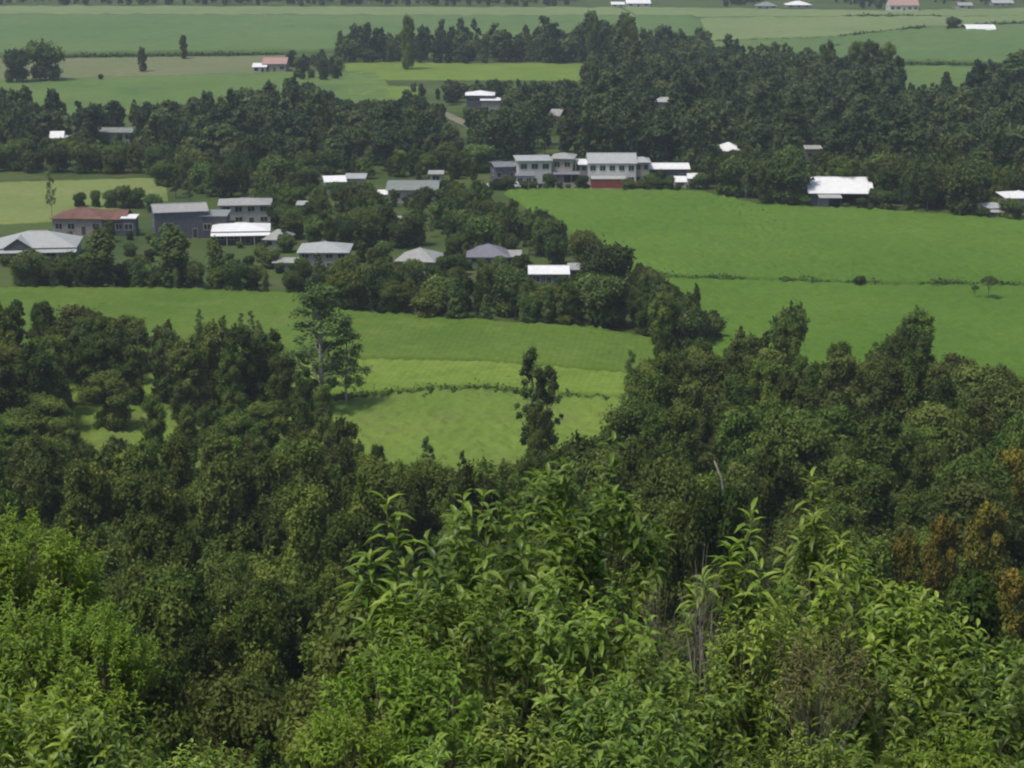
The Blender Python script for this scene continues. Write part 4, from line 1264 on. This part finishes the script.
def make_shrub(seed, Ht, Rd, tips, leaf_len, leaf_w, per, leafmat, stemmat, low=0.35, bare=0.0, up=0.5, thick=1.0):
    r = np.random.default_rng(seed)
    st = MB()
    limbs = []
    nl = 9
    for i in range(nl):
        a = i * 2.399 + r.random() * 0.8
        q = math.sqrt((i + 0.6) / nl) * 0.62
        p = Vector((Rd * q * math.cos(a), Rd * q * math.sin(a), Ht * (0.52 + 0.2 * r.random()) ))
        m_ = Vector((p.x * 0.35, p.y * 0.35, p.z * 0.5)) + Vector(r.normal(0, 0.08, 3))
        st.tube([(r.normal(0, .08), r.normal(0, .08), -5.0), m_, p], [0.045 * thick, 0.032 * thick, 0.020 * thick], 5)
        limbs.append((m_, p))
    PP, DD, UU, LL, TTt = [], [], [], [], []
    for k in range(tips):
        a = r.random() * 6.283
        q = math.sqrt(r.random())
        dome = max(0.0, 1 - q * q) ** 0.4
        zt = Ht * (low + (1 - low) * dome * (0.25 + 0.75 * r.random() ** 0.5)) + r.normal(0, 0.12)
        if math.sin(3 * a + seed) * math.sin(5.1 * q + 2 * seed) + 0.4 * math.sin(7 * a + 9 * q) < -0.42: continue
        if r.random() < 0.14: zt += 0.5 * r.random()
        tip = Vector((Rd * q * math.cos(a) * (0.9 + 0.25 * r.random()), Rd * q * math.sin(a) * (0.9 + 0.25 * r.random()), zt))
        m_, p = min(limbs, key=lambda l: (l[1] - tip).length)
        t0 = r.random()
        o_ = m_.lerp(p, 0.3 + 0.7 * t0)
        mid = o_.lerp(tip, 0.55) + Vector((0, 0, -0.06 * (tip - o_).length))
        st.tube([o_, mid, tip], [0.011 * thick, 0.008 * thick, 0.004 * thick], 4)
        if r.random() < bare: continue
        ax = (tip - mid).normalized()
        ax = (ax + Vector((0, 0, up))).normalized()
        tnt = np.clip(r.normal(0.45, 0.25), 0, 1)
        n = max(3, int(per * (0.7 + 0.6 * r.random())))
        sx = ax.orthogonal().normalized(); sy = ax.cross(sx)
        ln = min((tip - mid).length, 0.42)
        for j in range(n):
            f = j / max(n - 1, 1)
            ang = j * 2.399 + r.random() * 0.5
            op = R(86) - R(40) * f + r.normal(0, 0.24)
            out = sx * math.cos(ang) + sy * math.sin(ang)
            d = ax * math.cos(op) + out * math.sin(op)
            base = tip - ax * ln * (1 - f)
            PP.append(base); DD.append(d.normalized()); UU.append(ax if abs(d.dot(ax)) < 0.95 else out)
            LL.append(leaf_len * (0.65 + 0.5 * r.random()) * (1 - 0.25 * f))
            TTt.append(tnt + r.normal(0, 0.15) + 0.15 * f)
    PP, DD, UU, LL, TTt = map(np.array, (PP, DD, UU, LL, TTt))
    V, F, T = leaf_blades(PP, DD, UU, LL, LL * leaf_w, r, TTt)
    fm = np_mesh('foliage', V, F, M[leafmat], T)
    sm = st.mesh('stems', M[stemmat], True)
    return fm, sm, Ht, Rd

SH = {
    'broad0': make_shrub(301, 4.5, 1.15, 88, 0.26, 0.36, 13, 'fig', 'green_stem', 0.60, up=0.35, thick=0.6),
    'broad1': make_shrub(302, 4.5, 1.25, 94, 0.25, 0.37, 13, 'fig', 'green_stem', 0.58, up=0.35, thick=0.6),
    'broad2': make_shrub(303, 4.5, 1.0, 78, 0.27, 0.34, 12, 'fig', 'green_stem', 0.60, up=0.35, thick=0.6),
    'spray': make_shrub(304, 4.5, 0.6, 20, 0.36, 0.24, 12, 'fig', 'green_stem', 0.66, up=0.4),
    'small': make_shrub(305, 4.5, 1.2, 190, 0.19, 0.38, 13, 'bright', 'green_stem', 0.60, up=0.3),
    'small2': make_shrub(306, 4.5, 1.1, 180, 0.17, 0.40, 13, 'fig', 'green_stem', 0.60, up=0.3),
    'feather': make_shrub(307, 7.0, 1.75, 520, 0.17, 0.34, 17, 'bright', 'bark', 0.66, up=0.15),
    'dry': make_shrub(308, 4.5, 1.0, 105, 0.20, 0.28, 11, 'dry', 'dry_wood', 0.62, bare=0.10, up=0.4, thick=0.5),
    'bare': make_shrub(309, 4.5, 0.45, 80, 0.09, 0.25, 3, 'dry', 'dry_wood', 0.45, bare=0.80, up=1.2, thick=0.5),
}
def shrub(kind, px, ptop, D, wide, name, label, rz=None):
    fm, sm, Ht, Rd = SH[kind]
    v = (ptop - 384) / FPX
    y = D * (CP - v * SP)
    ztop = CAM_H - D * (SP + v * CP)
    x = (px - 512) / FPX * D
    z = float(hill(x, y))
    s = wide / FPX * D / (Rd * 1.05)
    dz = (ztop - z) - Ht * s * 1.0        # longer or shorter bare stems below the crown
    root = empty(name, (x, y, z), rnd.random() * 6.28 if rz is None else rz)
    tag(root, label, 'shrub' if name != 'feathery_tree' else 'tree', 'leafy shrubs at the viewpoint' if name == 'leafy_shrub' else None)
    for part in (link('foliage', fm, root), link('stems', sm, root)):
        part.scale = (s, s, s)
        part.location = (0, 0, dz)

LS = 'leafy_shrub'
for a in [
    ('feather', 10, 510, 21, 95, 'feathery_tree', 'bright yellow green bushy tree rising highest at the left picture edge'),
    ('feather', 88, 602, 20, 72, 'feathery_tree', 'lower bright green bushy crown right of the highest left one'),
    ('small', 12, 604, 18.5, 70, LS, 'bright shrub filling under the highest bushy tree at the left edge'),
    ('small', 62, 672, 16, 95, LS, 'green small leaved shrub under the bright bushy tree at the left'),
    ('broad2', 20, 700, 13.5, 80, LS, 'broad leaved shrub in the bottom left corner'),
    ('broad0', 105, 712, 13.5, 66, LS, 'broad leaved shrub right of the bottom left corner one'),
    ('small2', 205, 748, 13, 70, LS, 'low shrub along the bottom edge below the dark slope'),
    ('broad2', 592, 458, 18, 78, LS, 'tallest broad leaved shrub reaching the grassy field'),
    ('broad0', 500, 492, 17.5, 105, LS, 'wide broad leaved shrub left of the tallest one'),
    ('spray', 400, 522, 16.5, 55, LS, 'narrow leafy spray at the left end of the central shrubs'),
    ('broad1', 452, 580, 16, 85, LS, 'broad leaved shrub below the narrow left spray'),
    ('broad1', 580, 575, 16, 90, LS, 'broad leaved shrub below the tallest one'),
    ('small', 405, 632, 14.5, 90, LS, 'bright green small leaved shrub in the lower middle'),
    ('broad0', 640, 640, 15, 70, LS, 'broad leaved shrub left of the dry stalks'),
    ('broad2', 610, 686, 14, 60, LS, 'broad leaved shrub in the dark hollow of the lower middle'),
    ('broad2', 450, 728, 13, 70, LS, 'broad leaved shrub at the bottom edge, left of centre'),
    ('broad1', 512, 708, 13.2, 62, LS, 'broad leaved shrub closing the dark hollow at the bottom edge'),
    ('small2', 815, 736, 12.6, 60, LS, 'small leaved shrub at the foot of the brown shrub'),
    ('broad0', 560, 748, 13, 80, LS, 'broad leaved shrub at the bottom edge, just right of centre'),
    ('small', 345, 700, 13.5, 60, LS, 'small bright shrub at the bottom edge beside the dark slope'),
    ('spray', 742, 532, 16.5, 52, LS, 'leafy spray with long leaves just right of the dry stalks'),
    ('spray', 822, 488, 17.5, 42, LS, 'leafy spray standing highest on the right'),
    ('broad1', 850, 556, 16.5, 105, LS, 'broad leaved shrub below the highest right spray'),
    ('broad0', 925, 588, 16, 75, LS, 'broad leaved shrub at the right shoulder with drooping leaves'),
    ('broad1', 705, 658, 14.5, 75, LS, 'broad leaved shrub below the dry stalks'),
    ('small2', 770, 606, 15, 75, LS, 'small leaved shrub left of the brown shrub'),
    ('broad1', 905, 650, 14.2, 90, LS, 'broad leaved shrub right of the brown shrub'),
    ('broad2', 990, 672, 14, 75, LS, 'broad leaved shrub at the right picture edge'),
    ('broad0', 1030, 640, 15, 60, LS, 'taller broad leaved shrub cut by the right picture edge'),
    ('broad0', 660, 700, 13, 85, LS, 'broad leaved shrub at the bottom edge below the dry stalks'),
    ('small2', 765, 748, 13, 70, LS, 'dark green shrub at the bottom edge under the brown shrub'),
    ('broad2', 870, 740, 13, 70, LS, 'broad leaved shrub at the bottom edge, right of the brown shrub'),
    ('small', 960, 722, 13, 75, LS, 'bright small leaved shrub in the bottom right corner'),
    ('bare', 705, 535, 15.8, 30, 'dry_shrub', 'bare grey brown dry stalks between the leafy shrubs'),
    ('bare', 752, 528, 16.8, 28, 'dry_shrub', 'second tuft of bare dry stalks, behind the right hand spray'),
    ('bare', 655, 560, 16.5, 28, 'dry_shrub', 'thin dry stalks left of the thickest stalks'),
    ('dry', 825, 622, 13.6, 62, 'dry_shrub', 'brown half dead shrub with dry stems on the right'),
]:
    shrub(*a)

# ------------------------------------------------------------------ haze
def haze():
    b = MB()
    b.box(-1600, 1600, -120, 3100, -1.0, 92.0)
    m = bpy.data.materials.new('haze')
    m.use_nodes = True
    t = m.node_tree
    t.nodes.clear()
    out = t.nodes.new('ShaderNodeOutputMaterial')
    v = t.nodes.new('ShaderNodeVolumePrincipled')
    v.inputs['Density'].default_value = 0.00016
    v.inputs['Color'].default_value = (0.78, 0.88, 0.95, 1)
    v.inputs['Anisotropy'].default_value = 0.2
    t.links.new(v.outputs[0], out.inputs['Volume'])
    o = b.build('haze', m)
    tag(o, 'thin pale haze over the plain', 'haze', kind='stuff')
haze()
print('COUNT', COUNT)
